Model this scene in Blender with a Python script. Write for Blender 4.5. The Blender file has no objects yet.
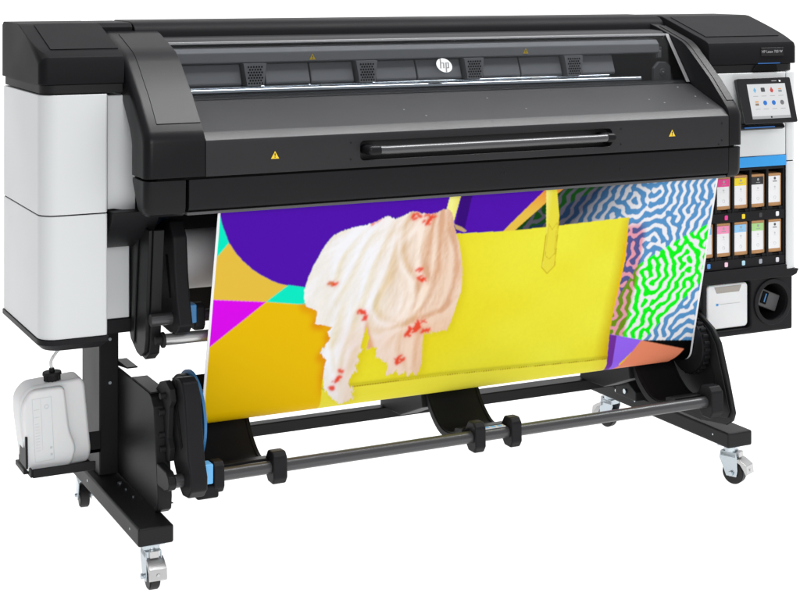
import bpy, bmesh, math, random
import numpy as np
from mathutils import Vector, Matrix

scene = bpy.context.scene
C = scene.collection
R = math.radians

# ------------------------------------------------------------------ camera
cam_d = bpy.data.cameras.new("camera")
cam = bpy.data.objects.new("camera", cam_d)
C.objects.link(cam)
cam.location = (-2.1325, -3.8289, 1.5592)
cam.rotation_euler = (R(90), 0, -0.45912)      # level camera with a shifted lens: verticals stay upright
cam_d.sensor_width = 36.0
cam_d.lens = 36.0 * 1532.97 / 800.0
cam_d.shift_x = 0.0
cam_d.shift_y = -(300 + 17.59) / 800.0
cam_d.clip_start = 0.05
cam_d.clip_end = 200
scene.camera = cam

# ------------------------------------------------------------------ studio light
world = bpy.data.worlds.new("World")
scene.world = world
world.use_nodes = True
wn, wl = world.node_tree.nodes, world.node_tree.links
wn.clear()
w_out = wn.new('ShaderNodeOutputWorld')
w_bg = wn.new('ShaderNodeBackground')
w_tc = wn.new('ShaderNodeTexCoord')
w_dot = wn.new('ShaderNodeVectorMath')
w_dot.operation = 'DOT_PRODUCT'
w_dot.inputs[1].default_value = (0.60, 0.80, 0.0)
w_map = wn.new('ShaderNodeMapRange')
w_ramp = wn.new('ShaderNodeValToRGB')
# the studio: bright white behind the product, dim behind the photographer
w_map.inputs['From Min'].default_value = -1.0
w_map.inputs['From Max'].default_value = 1.0
w_ramp.color_ramp.elements[0].position = 0.10
w_ramp.color_ramp.elements[0].color = (0.30, 0.30, 0.31, 1)
w_ramp.color_ramp.elements[1].position = 0.75
w_ramp.color_ramp.elements[1].color = (0.75, 0.75, 0.76, 1)
wl.new(w_tc.outputs['Generated'], w_dot.inputs[0])
wl.new(w_dot.outputs['Value'], w_map.inputs['Value'])
wl.new(w_map.outputs[0], w_ramp.inputs[0])
wl.new(w_ramp.outputs[0], w_bg.inputs[0])
w_bg.inputs[1].default_value = 1.0
wl.new(w_bg.outputs[0], w_out.inputs[0])


def area(name, loc, target, size, size_y, power, col=(1, 1, 1)):
    l = bpy.data.lights.new(name, 'AREA')
    l.shape = 'RECTANGLE'
    l.size, l.size_y, l.energy, l.color = size, size_y, power, col
    o = bpy.data.objects.new(name, l)
    C.objects.link(o)
    o.location = loc
    o.rotation_euler = (Vector(target) - Vector(loc)).to_track_quat('-Z', 'Y').to_euler()
    return o


top_box = area('overhead_softbox', (1.4, -0.12, 4.2), (1.4, -0.12, 0.0), 5.0, 0.95, 335)
top_box.rotation_euler = (0, 0, 0)
area('front_softbox', (-1.6, -5.6, 3.0), (0.1, 0.0, 0.9), 2.4, 2.0, 130)

scene.view_settings.view_transform = 'Standard'
scene.view_settings.look = 'None'
scene.view_settings.exposure = 0
scene.view_settings.gamma = 1
scene.cycles.use_denoising = True
scene.cycles.max_bounces = 8
scene.cycles.transparent_max_bounces = 12


# ------------------------------------------------------------------ materials
def srgb(r, g, b):
    f = lambda v: (v / 255 / 12.92) if v / 255 <= 0.04045 else ((v / 255 + 0.055) / 1.055) ** 2.4
    return (f(r), f(g), f(b), 1)


def mat(name, col, rough=0.5, metal=0.0, spec=0.5, grain=0.0, gscale=900, var=0.0, coat=0.0, emit=None, estr=0.0, trans=0.0, alpha=1.0, sss=0.0):
    m = bpy.data.materials.new(name)
    m.use_nodes = True
    nt = m.node_tree
    b = nt.nodes['Principled BSDF']
    b.inputs['Base Color'].default_value = (*col[:3], 1)
    b.inputs['Roughness'].default_value = rough
    b.inputs['Metallic'].default_value = metal
    b.inputs['Specular IOR Level'].default_value = spec
    b.inputs['Coat Weight'].default_value = coat
    b.inputs['Transmission Weight'].default_value = trans
    b.inputs['Alpha'].default_value = alpha
    if sss:
        b.inputs['Subsurface Weight'].default_value = sss
        b.inputs['Subsurface Scale'].default_value = 0.01
    if emit:
        b.inputs['Emission Color'].default_value = (*emit[:3], 1)
        b.inputs['Emission Strength'].default_value = estr
    if grain or var:
        tc = nt.nodes.new('ShaderNodeTexCoord')
        if grain:
            n = nt.nodes.new('ShaderNodeTexNoise')
            n.inputs['Scale'].default_value = gscale
            n.inputs['Detail'].default_value = 2
            bp = nt.nodes.new('ShaderNodeBump')
            bp.inputs['Strength'].default_value = grain
            bp.inputs['Distance'].default_value = 0.0006
            nt.links.new(tc.outputs['Object'], n.inputs['Vector'])
            nt.links.new(n.outputs['Fac'], bp.inputs['Height'])
            nt.links.new(bp.outputs[0], b.inputs['Normal'])
        n2 = nt.nodes.new('ShaderNodeTexNoise')
        n2.inputs['Scale'].default_value = 5
        n2.inputs['Detail'].default_value = 5
        nt.links.new(tc.outputs['Object'], n2.inputs['Vector'])
        mr = nt.nodes.new('ShaderNodeMapRange')
        mr.inputs['To Min'].default_value = max(0.02, rough - 0.07)
        mr.inputs['To Max'].default_value = rough + 0.07
        nt.links.new(n2.outputs['Fac'], mr.inputs['Value'])
        nt.links.new(mr.outputs[0], b.inputs['Roughness'])
    return m


M = dict(
    black=mat('black_plastic', (0.0105, 0.0105, 0.0118), 0.44, spec=0.12, grain=0.25),
    cap=mat('cap_plastic', (0.0095, 0.0095, 0.0105), 0.50, spec=0.05, grain=0.25),
    satin=mat('satin_black_plastic', (0.0080, 0.0080, 0.0090), 0.34, spec=0.15, grain=0.2),
    lid=mat('lid_plastic', (0.0165, 0.0165, 0.0182), 0.40, spec=0.30, grain=0.3),
    frame=mat('black_steel', (0.011, 0.011, 0.012), 0.46, spec=0.18, grain=0.3, gscale=500),
    rod=mat('dark_rod_steel', (0.060, 0.060, 0.063), 0.33, metal=0.35, spec=0.5, grain=0.1),
    deep=mat('deep_black_plastic', (0.008, 0.008, 0.009), 0.6, spec=0.25, grain=0.2),
    grey=mat('dark_grey_plastic', (0.075, 0.075, 0.078), 0.5, spec=0.4, grain=0.2),
    duct=mat('duct_grey_plastic', (0.17, 0.17, 0.178), 0.5, spec=0.4, grain=0.2),
    white=mat('white_panel_paint', (0.625, 0.642, 0.648), 0.35, spec=0.4, grain=0.08),
    seam=mat('seam_black', (0.004, 0.004, 0.004), 0.8, spec=0.1),
    blue=mat('blue_plastic', (0.035, 0.19, 0.43), 0.4, grain=0.1),
    lblue=mat('light_blue_plastic', (0.13, 0.44, 0.80), 0.4, grain=0.1),
    stripe=mat('blue_stripe', (0.016, 0.30, 0.72), 0.35),
    zinc=mat('zinc_steel', (0.52, 0.58, 0.62), 0.32, metal=0.9, grain=0.2, gscale=200),
    alu=mat('brushed_aluminium', (0.48, 0.48, 0.48), 0.30, metal=0.8, grain=0.15, gscale=300),
    trim=mat('dull_trim', (0.13, 0.13, 0.135), 0.5, spec=0.4),
    shine=mat('polished_rail_steel', (0.80, 0.86, 0.92), 0.14, metal=1.0),
    handle=mat('handle_metal', (0.075, 0.075, 0.078), 0.26, metal=0.45),
    rubber=mat('wheel_rubber', (0.012, 0.012, 0.012), 0.5, spec=0.35, grain=0.2),
    hdpe=mat('milky_plastic', (0.72, 0.73, 0.735), 0.40, spec=0.45, sss=0.35, grain=0.1, gscale=120),
    hdpe2=mat('milky_plastic_print', (0.56, 0.57, 0.58), 0.6),
    paper=mat('white_paper', (0.74, 0.74, 0.75), 0.7, spec=0.2, grain=0.05),
    kraft=mat('kraft_card', (0.48, 0.26, 0.12), 0.75, spec=0.15, grain=0.3, gscale=300),
    label=mat('white_label', (0.80, 0.80, 0.81), 0.55, spec=0.3),
    yellow=mat('warning_yellow', (0.80, 0.55, 0.02), 0.5),
    dmark=mat('mark_dark', (0.12, 0.12, 0.125), 0.5),
    mark=mat('mark_grey', (0.30, 0.30, 0.31), 0.6),
    lightmark=mat('mark_light', (0.55, 0.56, 0.58), 0.6),
    badge=mat('badge_white', (0.33, 0.34, 0.35), 0.3, coat=0.2),
    gloss=mat('glossy_black_bezel', (0.006, 0.006, 0.007), 0.08, spec=0.5),
    screen=mat('lit_screen', (0.02, 0.02, 0.02), 0.2, emit=(0.72, 0.73, 0.74), estr=0.95),
    screenbar=mat('lit_screen_bar', (0.02, 0.02, 0.02), 0.2, emit=(0.45, 0.46, 0.47), estr=0.9),
    led=mat('blue_led', (0.01, 0.03, 0.08), 0.3, emit=(0.02, 0.16, 0.50), estr=0.6),
)
# clear window: mostly transparent with a faint reflection and a light smoke tint
gm = bpy.data.materials.new('clear_window')
gm.use_nodes = True
gn, gl = gm.node_tree.nodes, gm.node_tree.links
gn.clear()
go = gn.new('ShaderNodeOutputMaterial')
gt = gn.new('ShaderNodeBsdfTransparent'); gt.inputs[0].default_value = (0.80, 0.81, 0.82, 1)
gg = gn.new('ShaderNodeBsdfGlossy'); gg.inputs['Roughness'].default_value = 0.06
gf = gn.new('ShaderNodeFresnel'); gf.inputs[0].default_value = 1.20
gx = gn.new('ShaderNodeMixShader')
gl.new(gf.outputs[0], gx.inputs[0]); gl.new(gt.outputs[0], gx.inputs[1]); gl.new(gg.outputs[0], gx.inputs[2])
gl.new(gx.outputs[0], go.inputs[0])
M['glass'] = gm


def colmat(name, r, g, b, rough=0.5, glow=0.0):
    return mat(name, srgb(r, g, b), rough, emit=srgb(r, g, b) if glow else None, estr=glow)


# ------------------------------------------------------------------ mesh helpers
def faces(bm, vs, fs):
    v = [bm.verts.new(p) for p in vs]
    out = []
    for f in fs:
        out.append(bm.faces.new([v[i] for i in f]))
    return v, out


def add_box(bm, x0, x1, y0, y1, z0, z1):
    vs = [(x, y, z) for z in (z0, z1) for y in (y0, y1) for x in (x0, x1)]
    return faces(bm, vs, [(0, 2, 3, 1), (4, 5, 7, 6), (0, 1, 5, 4), (2, 6, 7, 3), (0, 4, 6, 2), (1, 3, 7, 5)])


def add_prism(bm, pts, a0, a1, axis='x'):
    """closed outline extruded along an axis; pts are (y,z), (x,z) or (x,y)"""
    def P(p, a):
        return {'x': (a, p[0], p[1]), 'y': (p[0], a, p[1]), 'z': (p[0], p[1], a)}[axis]
    n = len(pts)
    v0 = [bm.verts.new(P(p, a0)) for p in pts]
    v1 = [bm.verts.new(P(p, a1)) for p in pts]
    fs = [bm.faces.new(v0), bm.faces.new(list(reversed(v1)))]
    for i in range(n):
        fs.append(bm.faces.new((v0[i], v1[i], v1[(i + 1) % n], v0[(i + 1) % n])))
    return v0, v1, fs


def add_cyl(bm, p0, p1, r0, r1=None, seg=32, caps=True):
    r1 = r0 if r1 is None else r1
    p0, p1 = Vector(p0), Vector(p1)
    d = (p1 - p0).normalized()
    u = d.orthogonal().normalized(); w = d.cross(u)
    a = [bm.verts.new(p0 + (u * math.cos(t) + w * math.sin(t)) * r0) for t in [2 * math.pi * i / seg for i in range(seg)]]
    b = [bm.verts.new(p1 + (u * math.cos(t) + w * math.sin(t)) * r1) for t in [2 * math.pi * i / seg for i in range(seg)]]
    for i in range(seg):
        bm.faces.new((a[i], a[(i + 1) % seg], b[(i + 1) % seg], b[i]))
    if caps:
        bm.faces.new(list(reversed(a))); bm.faces.new(b)


def add_ring(bm, p0, p1, ro, ri, seg=40):
    """a flat ring or pipe with a hole"""
    p0, p1 = Vector(p0), Vector(p1)
    d = (p1 - p0).normalized(); u = d.orthogonal().normalized(); w = d.cross(u)
    L = []
    for p, r in ((p0, ro), (p1, ro), (p1, ri), (p0, ri)):
        L.append([bm.verts.new(p + (u * math.cos(2 * math.pi * i / seg) + w * math.sin(2 * math.pi * i / seg)) * r) for i in range(seg)])
    for k in range(4):
        A, B = L[k], L[(k + 1) % 4]
        for i in range(seg):
            bm.faces.new((A[i], A[(i + 1) % seg], B[(i + 1) % seg], B[i]))


def add_tube(bm, pts, r, seg=16):
    pts = [Vector(p) for p in pts]
    rings = []
    n = len(pts)
    prev = None
    for i, p in enumerate(pts):
        d = (pts[min(i + 1, n - 1)] - pts[max(i - 1, 0)]).normalized()
        u = prev - d * prev.dot(d) if prev is not None else d.orthogonal()
        u.normalize(); prev = u
        w = d.cross(u)
        rings.append([bm.verts.new(p + (u * math.cos(t) + w * math.sin(t)) * r) for t in [2 * math.pi * k / seg for k in range(seg)]])
    for a, b in zip(rings, rings[1:]):
        for k in range(seg):
            bm.faces.new((a[k], a[(k + 1) % seg], b[(k + 1) % seg], b[k]))
    bm.faces.new(list(reversed(rings[0]))); bm.faces.new(rings[-1])


def spline(pts, n=8):
    out = []
    P = [Vector(p) for p in pts]
    for i in range(len(P) - 1):
        a, b, c, d = P[max(i - 1, 0)], P[i], P[i + 1], P[min(i + 2, len(P) - 1)]
        for k in range(n):
            t = k / n
            out.append(0.5 * ((2 * b) + (c - a) * t + (2 * a - 5 * b + 4 * c - d) * t * t + (3 * b - a - 3 * c + d) * t ** 3))
    out.append(P[-1])
    return out


def rrect(x0, x1, y0, y1, rs, seg=6):
    """outline of a rectangle with corner radii (x0y0, x1y0, x1y1, x0y1)"""
    out = []
    for (cx, cy, sx, sy, r, a0) in ((x0, y0, 1, 1, rs[0], 180), (x1, y0, -1, 1, rs[1], 270), (x1, y1, -1, -1, rs[2], 0), (x0, y1, 1, -1, rs[3], 90)):
        if r <= 0:
            out.append((cx, cy)); continue
        for k in range(seg + 1):
            a = R(a0 + 90 * k / seg)
            out.append((cx + sx * r + r * math.cos(a), cy + sy * r + r * math.sin(a)))
    return out


def arc(cx, cy, r, a0, a1, n=16):
    return [(cx + r * math.cos(R(a0 + (a1 - a0) * i / n)), cy + r * math.sin(R(a0 + (a1 - a0) * i / n))) for i in range(n + 1)]


def obj(name, bm, m, parent=None, bevel=0.0, seg=2, smooth=35, solid=True):
    if solid:
        bmesh.ops.recalc_face_normals(bm, faces=bm.faces[:])
    me = bpy.data.meshes.new(name)
    bm.to_mesh(me); bm.free()
    for mm in (m if isinstance(m, (list, tuple)) else [m]):
        me.materials.append(M[mm] if isinstance(mm, str) else mm)
    o = bpy.data.objects.new(name, me)
    C.objects.link(o)
    if parent is not None:
        o.parent = parent
        if parent.type == 'EMPTY':      # meshes are built in world coordinates; only thing roots carry a location
            o.matrix_parent_inverse = Matrix.Translation(-Vector(parent.location))
    if smooth:
        for p in me.polygons:
            p.use_smooth = True
        me.set_sharp_from_angle(angle=R(smooth))
    if bevel:
        b = o.modifiers.new('bevel', 'BEVEL')
        b.width = bevel; b.segments = seg; b.limit_method = 'ANGLE'; b.angle_limit = R(30)
        b.harden_normals = True
    return o


def pieces(name, bm, m, parent=None, bevel=0.0, seg=2, smooth=35):
    """every loose island of the mesh becomes an object of its own"""
    left = set(bm.verts); out = []
    groups = []
    while left:
        st = [left.pop()]; isl = set(st)
        while st:
            v = st.pop()
            for e in v.link_edges:
                w = e.other_vert(v)
                if w in left:
                    left.discard(w); isl.add(w); st.append(w)
        groups.append(isl)
    groups.sort(key=lambda g: tuple(round(c, 4) for c in min(v.co[:] for v in g)))
    for g in groups:
        b2 = bmesh.new(); mp = {v: b2.verts.new(v.co) for v in g}
        for f in bm.faces:
            if f.verts[0] in g:
                b2.faces.new([mp[v] for v in f.verts])
        out.append(obj(name, b2, m, parent, bevel, seg, smooth))
    bm.free()
    return out


def thing(name, label, cat, loc=(0, 0, 0), group=None):
    o = bpy.data.objects.new(name, None)
    o.empty_display_size = 0.1
    C.objects.link(o)
    o.location = loc
    tag(o, label, cat, group)
    return o


def tag(o, label, cat, group=None, kind=None):
    o['label'] = label
    if cat: o['category'] = cat
    if group: o['group'] = group
    if kind: o['kind'] = kind
    return o


def box(name, x0, x1, y0, y1, z0, z1, m, parent=None, bevel=0.003, seg=2):
    bm = bmesh.new(); add_box(bm, x0, x1, y0, y1, z0, z1)
    return obj(name, bm, m, parent, bevel, seg)


def prism(name, pts, a0, a1, m, parent=None, axis='x', bevel=0.003, seg=2):
    bm = bmesh.new(); add_prism(bm, pts, a0, a1, axis)
    return obj(name, bm, m, parent, bevel, seg)


def text_bm(bm, body, size, matrix, depth=0.0003, bold=False):
    """writing turned into flat geometry"""
    cu = bpy.data.curves.new('writing', 'FONT')
    cu.body = body; cu.size = size; cu.extrude = depth
    cu.align_x = 'CENTER'; cu.align_y = 'CENTER'
    if bold: cu.offset = size * 0.02
    to = bpy.data.objects.new('writing', cu)
    C.objects.link(to)
    dg = bpy.context.evaluated_depsgraph_get()
    me = bpy.data.meshes.new_from_object(to.evaluated_get(dg))
    me.transform(matrix)
    bm.from_mesh(me)
    bpy.data.objects.remove(to); bpy.data.curves.remove(cu); bpy.data.meshes.remove(me)


def face_matrix(origin, xdir, up):
    """matrix whose local x/y lie in a surface and z comes out of it"""
    x = Vector(xdir).normalized(); y = Vector(up).normalized(); z = x.cross(y).normalized(); y = z.cross(x)
    m = Matrix((x, y, z)).transposed().to_4x4(); m.translation = Vector(origin)
    return m


FRONT = lambda x, y, z: face_matrix((x, y, z), (1, 0, 0), (0, 0, 1))


def cut(o, cutter_bm):
    """subtract a shape and bake the result"""
    me = bpy.data.meshes.new('cut'); cutter_bm.to_mesh(me); cutter_bm.free()
    c = bpy.data.objects.new('cut', me); C.objects.link(c)
    c.matrix_world = Matrix.Identity(4)
    saved = [(md.width, md.segments) for md in o.modifiers if md.type == 'BEVEL']
    for md in list(o.modifiers): o.modifiers.remove(md)
    b = o.modifiers.new('b', 'BOOLEAN'); b.operation = 'DIFFERENCE'; b.object = c; b.solver = 'EXACT'
    bpy.context.view_layer.update()
    dg = bpy.context.evaluated_depsgraph_get()
    nm = bpy.data.meshes.new_from_object(o.evaluated_get(dg))
    o.modifiers.remove(b); old = o.data; nm.name = old.name; o.data = nm
    bpy.data.objects.remove(c); bpy.data.meshes.remove(me)
    for p in nm.polygons: p.use_smooth = True
    nm.set_sharp_from_angle(angle=R(35))
    for w, s in saved:
        bb = o.modifiers.new('bevel', 'BEVEL'); bb.width = w; bb.segments = s; bb.limit_method = 'ANGLE'; bb.angle_limit = R(30); bb.harden_normals = True
    return o


# ------------------------------------------------------------------ setting: added white sweep, made to glow so the background stays white and shadowless
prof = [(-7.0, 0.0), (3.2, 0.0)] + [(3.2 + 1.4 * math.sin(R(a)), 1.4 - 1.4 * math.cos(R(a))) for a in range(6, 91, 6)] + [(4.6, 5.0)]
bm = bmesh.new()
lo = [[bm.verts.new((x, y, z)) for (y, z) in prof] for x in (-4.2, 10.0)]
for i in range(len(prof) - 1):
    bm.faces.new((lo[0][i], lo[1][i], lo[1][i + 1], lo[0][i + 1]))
sw = obj('floor', bm, mat('glowing_white_sweep', (0.30, 0.30, 0.30), 0.9, spec=0.0, emit=(1, 1, 1), estr=1.0), None, smooth=60)
tag(sw, 'added glowing white floor curving up behind the printer', None, kind='structure')
# ------------------------------------------------------------------ the printer
PR = thing('wide_format_printer', 'wide black and white large-format printer on a wheeled black stand', 'printer', (-0.03, 0.3, 0.0))

# --- stand
FEET = ((-0.956, 'l'), (0.912, 'r'))
for fx, _ in FEET:
    foot = box('foot_beam', fx - 0.047, fx + 0.047, -0.045, 0.73, 0.122, 0.169, 'frame', PR, 0.006, 3)
    bm = bmesh.new()
    for (bx, by) in ((0.012, 0.33), (0.012, 0.27), (0.012, 0.20)):
        add_cyl(bm, (fx + bx, by, 0.168), (fx + bx, by, 0.1725), 0.006 if by > 0.3 else 0.003, seg=12)
    add_cyl(bm, (fx - 0.0465, 0.03, 0.148), (fx - 0.0478, 0.03, 0.148), 0.003, seg=10)
    add_cyl(bm, (fx - 0.0465, 0.45, 0.150), (fx - 0.0480, 0.45, 0.150), 0.004, seg=10)
    add_cyl(bm, (fx - 0.0465, 0.56, 0.158), (fx - 0.0495, 0.56, 0.158), 0.005, seg=10)
    pieces('bolt', bm, 'zinc', foot)
    # column: folded steel channel with a slim front flange
    bm = bmesh.new()
    add_box(bm, fx - 0.024, fx + 0.032, 0.41, 0.60, 0.17, 0.635)
    col = obj('column', bm, 'frame', PR, 0.004)
    bm = bmesh.new()
    for z in (0.43, 0.553):
        add_cyl(bm, (fx + 0.006, 0.411, z), (fx + 0.006, 0.4075, z), 0.0045, seg=12)
    pieces('bolt', bm, 'zinc', col)


def caster(x, y, rz, brake=True):
    root = bpy.data.objects.new('caster', None)
    C.objects.link(root); root.parent = PR
    root.location = Vector((x, y, 0)) - Vector(PR.location)
    root.rotation_euler = (0, 0, rz)

    def sub(name, bm, m, bevel=0.0015):
        bmesh.ops.recalc_face_normals(bm, faces=bm.faces[:])
        me = bpy.data.meshes.new(name); bm.to_mesh(me); bm.free(); me.materials.append(M[m])
        o = bpy.data.objects.new(name, me); C.objects.link(o); o.parent = root
        for p in me.polygons: p.use_smooth = True
        me.set_sharp_from_angle(angle=R(35))
        if bevel:
            b = o.modifiers.new('bevel', 'BEVEL'); b.width = bevel; b.segments = 2; b.limit_method = 'ANGLE'; b.harden_normals = True
        return o
    wy = -0.012
    bm = bmesh.new()
    # twin tread with a groove
    for (a, b, r) in ((-0.014, -0.011, 0.033), (-0.011, 0.011, 0.036), (0.011, 0.014, 0.033)):
        add_cyl(bm, (a, wy, 0.036), (b, wy, 0.036), r, seg=36)
    sub('wheel', bm, 'rubber', 0.002)
    bm = bmesh.new()
    add_box(bm, -0.030, 0.030, -0.030, 0.032, 0.1165, 0.1215)
    add_cyl(bm, (0, 0, 0.100), (0, 0, 0.117), 0.022, seg=24)
    add_box(bm, -0.021, 0.021, -0.026, 0.026, 0.085, 0.101)
    for s in (-1, 1):
        pts = [(-0.026, 0.100), (0.026, 0.100), (0.030, 0.080), (0.006, 0.026), (-0.028, 0.026), (-0.032, 0.045), (-0.030, 0.085)]
        add_prism(bm, pts, s * 0.021, s * 0.018, 'x')
    add_cyl(bm, (-0.027, wy, 0.036), (0.027, wy, 0.036), 0.0055, seg=14)
    add_cyl(bm, (-0.030, wy, 0.036), (-0.024, wy, 0.036), 0.008, seg=6)
    sub('fork', bm, 'zinc', 0.001)
    if brake:
        bm = bmesh.new()
        pts = [(-0.020, 0.086), (-0.040, 0.080), (-0.062, 0.066), (-0.066, 0.040), (-0.060, 0.036), (-0.052, 0.050), (-0.040, 0.066), (-0.020, 0.076)]
        add_prism(bm, pts, -0.020, 0.026, 'x')
        add_box(bm, -0.012, 0.012, -0.036, -0.022, 0.086, 0.104)
        add_cyl(bm, (0.003, -0.067, 0.052), (0.003, -0.058, 0.052), 0.005, seg=10)
        sub('brake_lever', bm, 'alu', 0.002)
    return root


caster(-0.956, 0.0, R(-3))
caster(0.912, 0.0, R(24))
caster(-0.956, 0.665, R(172), False)
caster(0.912, 0.665, R(192))

# stretcher between the two columns and the cradle brackets
st = box('stretcher_beam', -0.932, 0.888, 0.472, 0.512, 0.200, 0.236, 'frame', PR, 0.004)
box('rear_brace', 0.25, 0.888, 0.60, 0.63, 0.185, 0.207, 'frame', PR, 0.003)
bm = bmesh.new()
add_prism(bm, [(0.40, 0.169), (0.66, 0.169), (0.63, 0.26), (0.55, 0.30), (0.42, 0.30)], 0.868, 0.876, 'x')
add_prism(bm, [(0.38, 0.169), (0.50, 0.169), (0.50, 0.26), (0.38, 0.20)], 0.820, 0.866, 'x')
pieces('foot_bracket', bm, 'frame', PR, 0.003)
bm = bmesh.new()
add_cyl(bm, (0.819, 0.44, 0.19), (0.815, 0.44, 0.19), 0.008, seg=14)
add_ring(bm, (0.866, 0.56, 0.235), (0.862, 0.56, 0.235), 0.011, 0.006, 20)
add_cyl(bm, (0.866, 0.53, 0.262), (0.860, 0.53, 0.262), 0.008, seg=6)
pieces('bolt', bm, 'zinc', PR)

# lower side plates (left: flat shield; right: slanted arm)
YZ = [(0.445, 0.171), (0.452, 0.462), (0.43, 0.468), (0.125, 0.468), (0.098, 0.458), (0.079, 0.438), (0.044, 0.215), (0.049, 0.188), (0.068, 0.171)]
lp = prism('side_shield', YZ, -0.926, -0.918, 'frame', PR, bevel=0.002)
bm = bmesh.new()
# folded flange round the front and top edge of the shield
fl_o = [(0.125, 0.472), (0.092, 0.464), (0.070, 0.442), (0.034, 0.215), (0.040, 0.180), (0.063, 0.166)]
fl_i = [(0.072, 0.176), (0.052, 0.190), (0.047, 0.215), (0.082, 0.436), (0.100, 0.454), (0.125, 0.462)]
add_prism(bm, fl_o + fl_i, -0.9275, -0.888, 'x')
add_prism(bm, [(0.28, 0.470), (0.10, 0.470), (0.10, 0.474), (0.28, 0.474)], -0.926, -0.880, 'x')
add_prism(bm, [(0.44, 0.470), (0.33, 0.484), (0.33, 0.488), (0.44, 0.488)], -0.924, -0.892, 'x')
pieces('shield_flange', bm, 'frame', PR, 0.003)
prism('shield_foot', [(-0.918, 0.171), (-0.862, 0.171), (-0.868, 0.176), (-0.918, 0.214)], 0.10, 0.104, 'frame', PR, 'y', 0.001)

pr = [(0.40, 0.175), (0.34, 0.40), (0.26, 0.52), (0.16, 0.535), (0.095, 0.507), (0.037, 0.478), (0.003, 0.439), (-0.032, 0.345), (-0.068, 0.236), (-0.058, 0.210), (-0.03, 0.192), (0.02, 0.186), (0.10, 0.176)]
prism('side_plate', pr, 0.866, 0.882, 'frame', PR, bevel=0.006, seg=3)
pr2 = [(0.13, 0.503), (0.095, 0.498), (0.042, 0.468), (0.012, 0.432), (-0.022, 0.340), (-0.056, 0.240), (-0.046, 0.218), (-0.010, 0.212), (0.02, 0.340), (0.06, 0.42), (0.10, 0.455)]
prism('side_plate_rim', pr2, 0.8605, 0.8655, 'frame', PR, bevel=0.003)

# take-up rods with collars
def rod_with(x0, x1, y, z, r, cols, name='take_up_rod', m='rod'):
    bm = bmesh.new()
    add_cyl(bm, (x0, y, z), (x1, y, z), r, seg=36)
    for a in range(6):
        t = R(60 * a + 20)
        add_box(bm, x0 + 0.002, x1 - 0.002, y + (r - 0.001) * math.cos(t) - 0.0012, y + (r - 0.001) * math.cos(t) + 0.0012,
                z + (r - 0.001) * math.sin(t) - 0.0012, z + (r - 0.001) * math.sin(t) + 0.0012)
    rd = obj(name, bm, m, PR)
    for (cx, w, s) in cols:
        out = [(y + s * p, z + s * q) for p, q in ((-0.030, -0.024), (-0.018, -0.042), (0.016, -0.042), (0.036, -0.020), (0.036, 0.016), (0.018, 0.042), (-0.014, 0.044), (-0.028, 0.030))]
        prism('rod_collar', out, cx - w / 2, cx + w / 2, 'black', rd, bevel=0.005, seg=3)
    return rd


low = rod_with(-0.918, 0.83, -0.03, 0.273, 0.0165, [(-0.790, 0.030, 0.95), (-0.620, 0.040, 1.0), (-0.014, 0.034, 1.0), (0.104, 0.034, 1.0), (0.812, 0.045, 1.15)])
prism('rod_bearing', [(0.05, 0.302), (0.044, 0.245), (-0.020, 0.247), (-0.050, 0.258), (-0.058, 0.273), (-0.050, 0.290), (-0.030, 0.300)], -0.9265, -0.905, 'frame', PR, bevel=0.004)
bm = bmesh.new()
add_box(bm, 0.010, 0.080, -0.036, -0.018, 0.2895, 0.2925)
lbm = obj('rod_label', bm, 'lightmark', low, 0.0005)
bm = bmesh.new()
for i, (a, b) in enumerate(((0.018, 0.030), (0.036, 0.050), (0.058, 0.070))):
    add_box(bm, a, b, -0.033, -0.021, 0.2926, 0.2930)
pieces('printed_mark', bm, 'stripe', low)

# curved cradles under the take-up roll
def cradle(x0, x1):
    inner = [(-0.010, 0.292), (0.030, 0.272), (0.075, 0.260), (0.115, 0.264), (0.150, 0.283), (0.182, 0.312), (0.208, 0.350), (0.224, 0.392), (0.232, 0.44), (0.235, 0.47)]
    inner = [tuple(v)[:2] for v in spline([(a, b, 0) for a, b in inner], 4)]
    outer = []
    for i, (a, b) in enumerate(inner):
        p, q = inner[max(i - 1, 0)], inner[min(i + 1, len(inner) - 1)]
        dx, dy = q[0] - p[0], q[1] - p[1]; l = math.hypot(dx, dy)
        k = 0.006 + 0.014 * math.sin(math.pi * min(1, i / len(inner) * 1.1))
        outer.append((a + dy / l * k, b - dx / l * k))
    c = prism('roll_cradle', inner + outer[::-1], x0, x1, 'black', PR, bevel=0.0015)
    bm = bmesh.new()
    for xx in (x0 + 0.004, x1 - 0.012):
        rib = [(a + 0.0, b + 0.0) for a, b in inner]
        up = []
        for i, (a, b) in enumerate(inner):
            p, q = inner[max(i - 1, 0)], inner[min(i + 1, len(inner) - 1)]
            dx, dy = q[0] - p[0], q[1] - p[1]; l = math.hypot(dx, dy)
            up.append((a - dy / l * 0.003, b + dx / l * 0.003))
        add_prism(bm, up + rib[::-1], xx, xx + 0.008, 'x')
    pieces('cradle_rib', bm, 'black', c)
    prism('cradle_bracket', [(0.21, 0.30), (0.235, 0.44), (0.30, 0.36), (0.50, 0.255), (0.50, 0.237), (0.36, 0.24)], x0 - 0.012, x0 + 0.05, 'frame', c)
    # wiper block sitting just behind the rod
    prism('cradle_foot', [(-0.012, 0.292), (0.05, 0.280), (0.06, 0.250), (0.03, 0.240), (-0.012, 0.256)], x0 + 0.01, x1 - 0.01, 'black', c)


cradle(-0.80, -0.610)
cradle(-0.05, 0.125)
cradle(0.690, 0.845)

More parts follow.
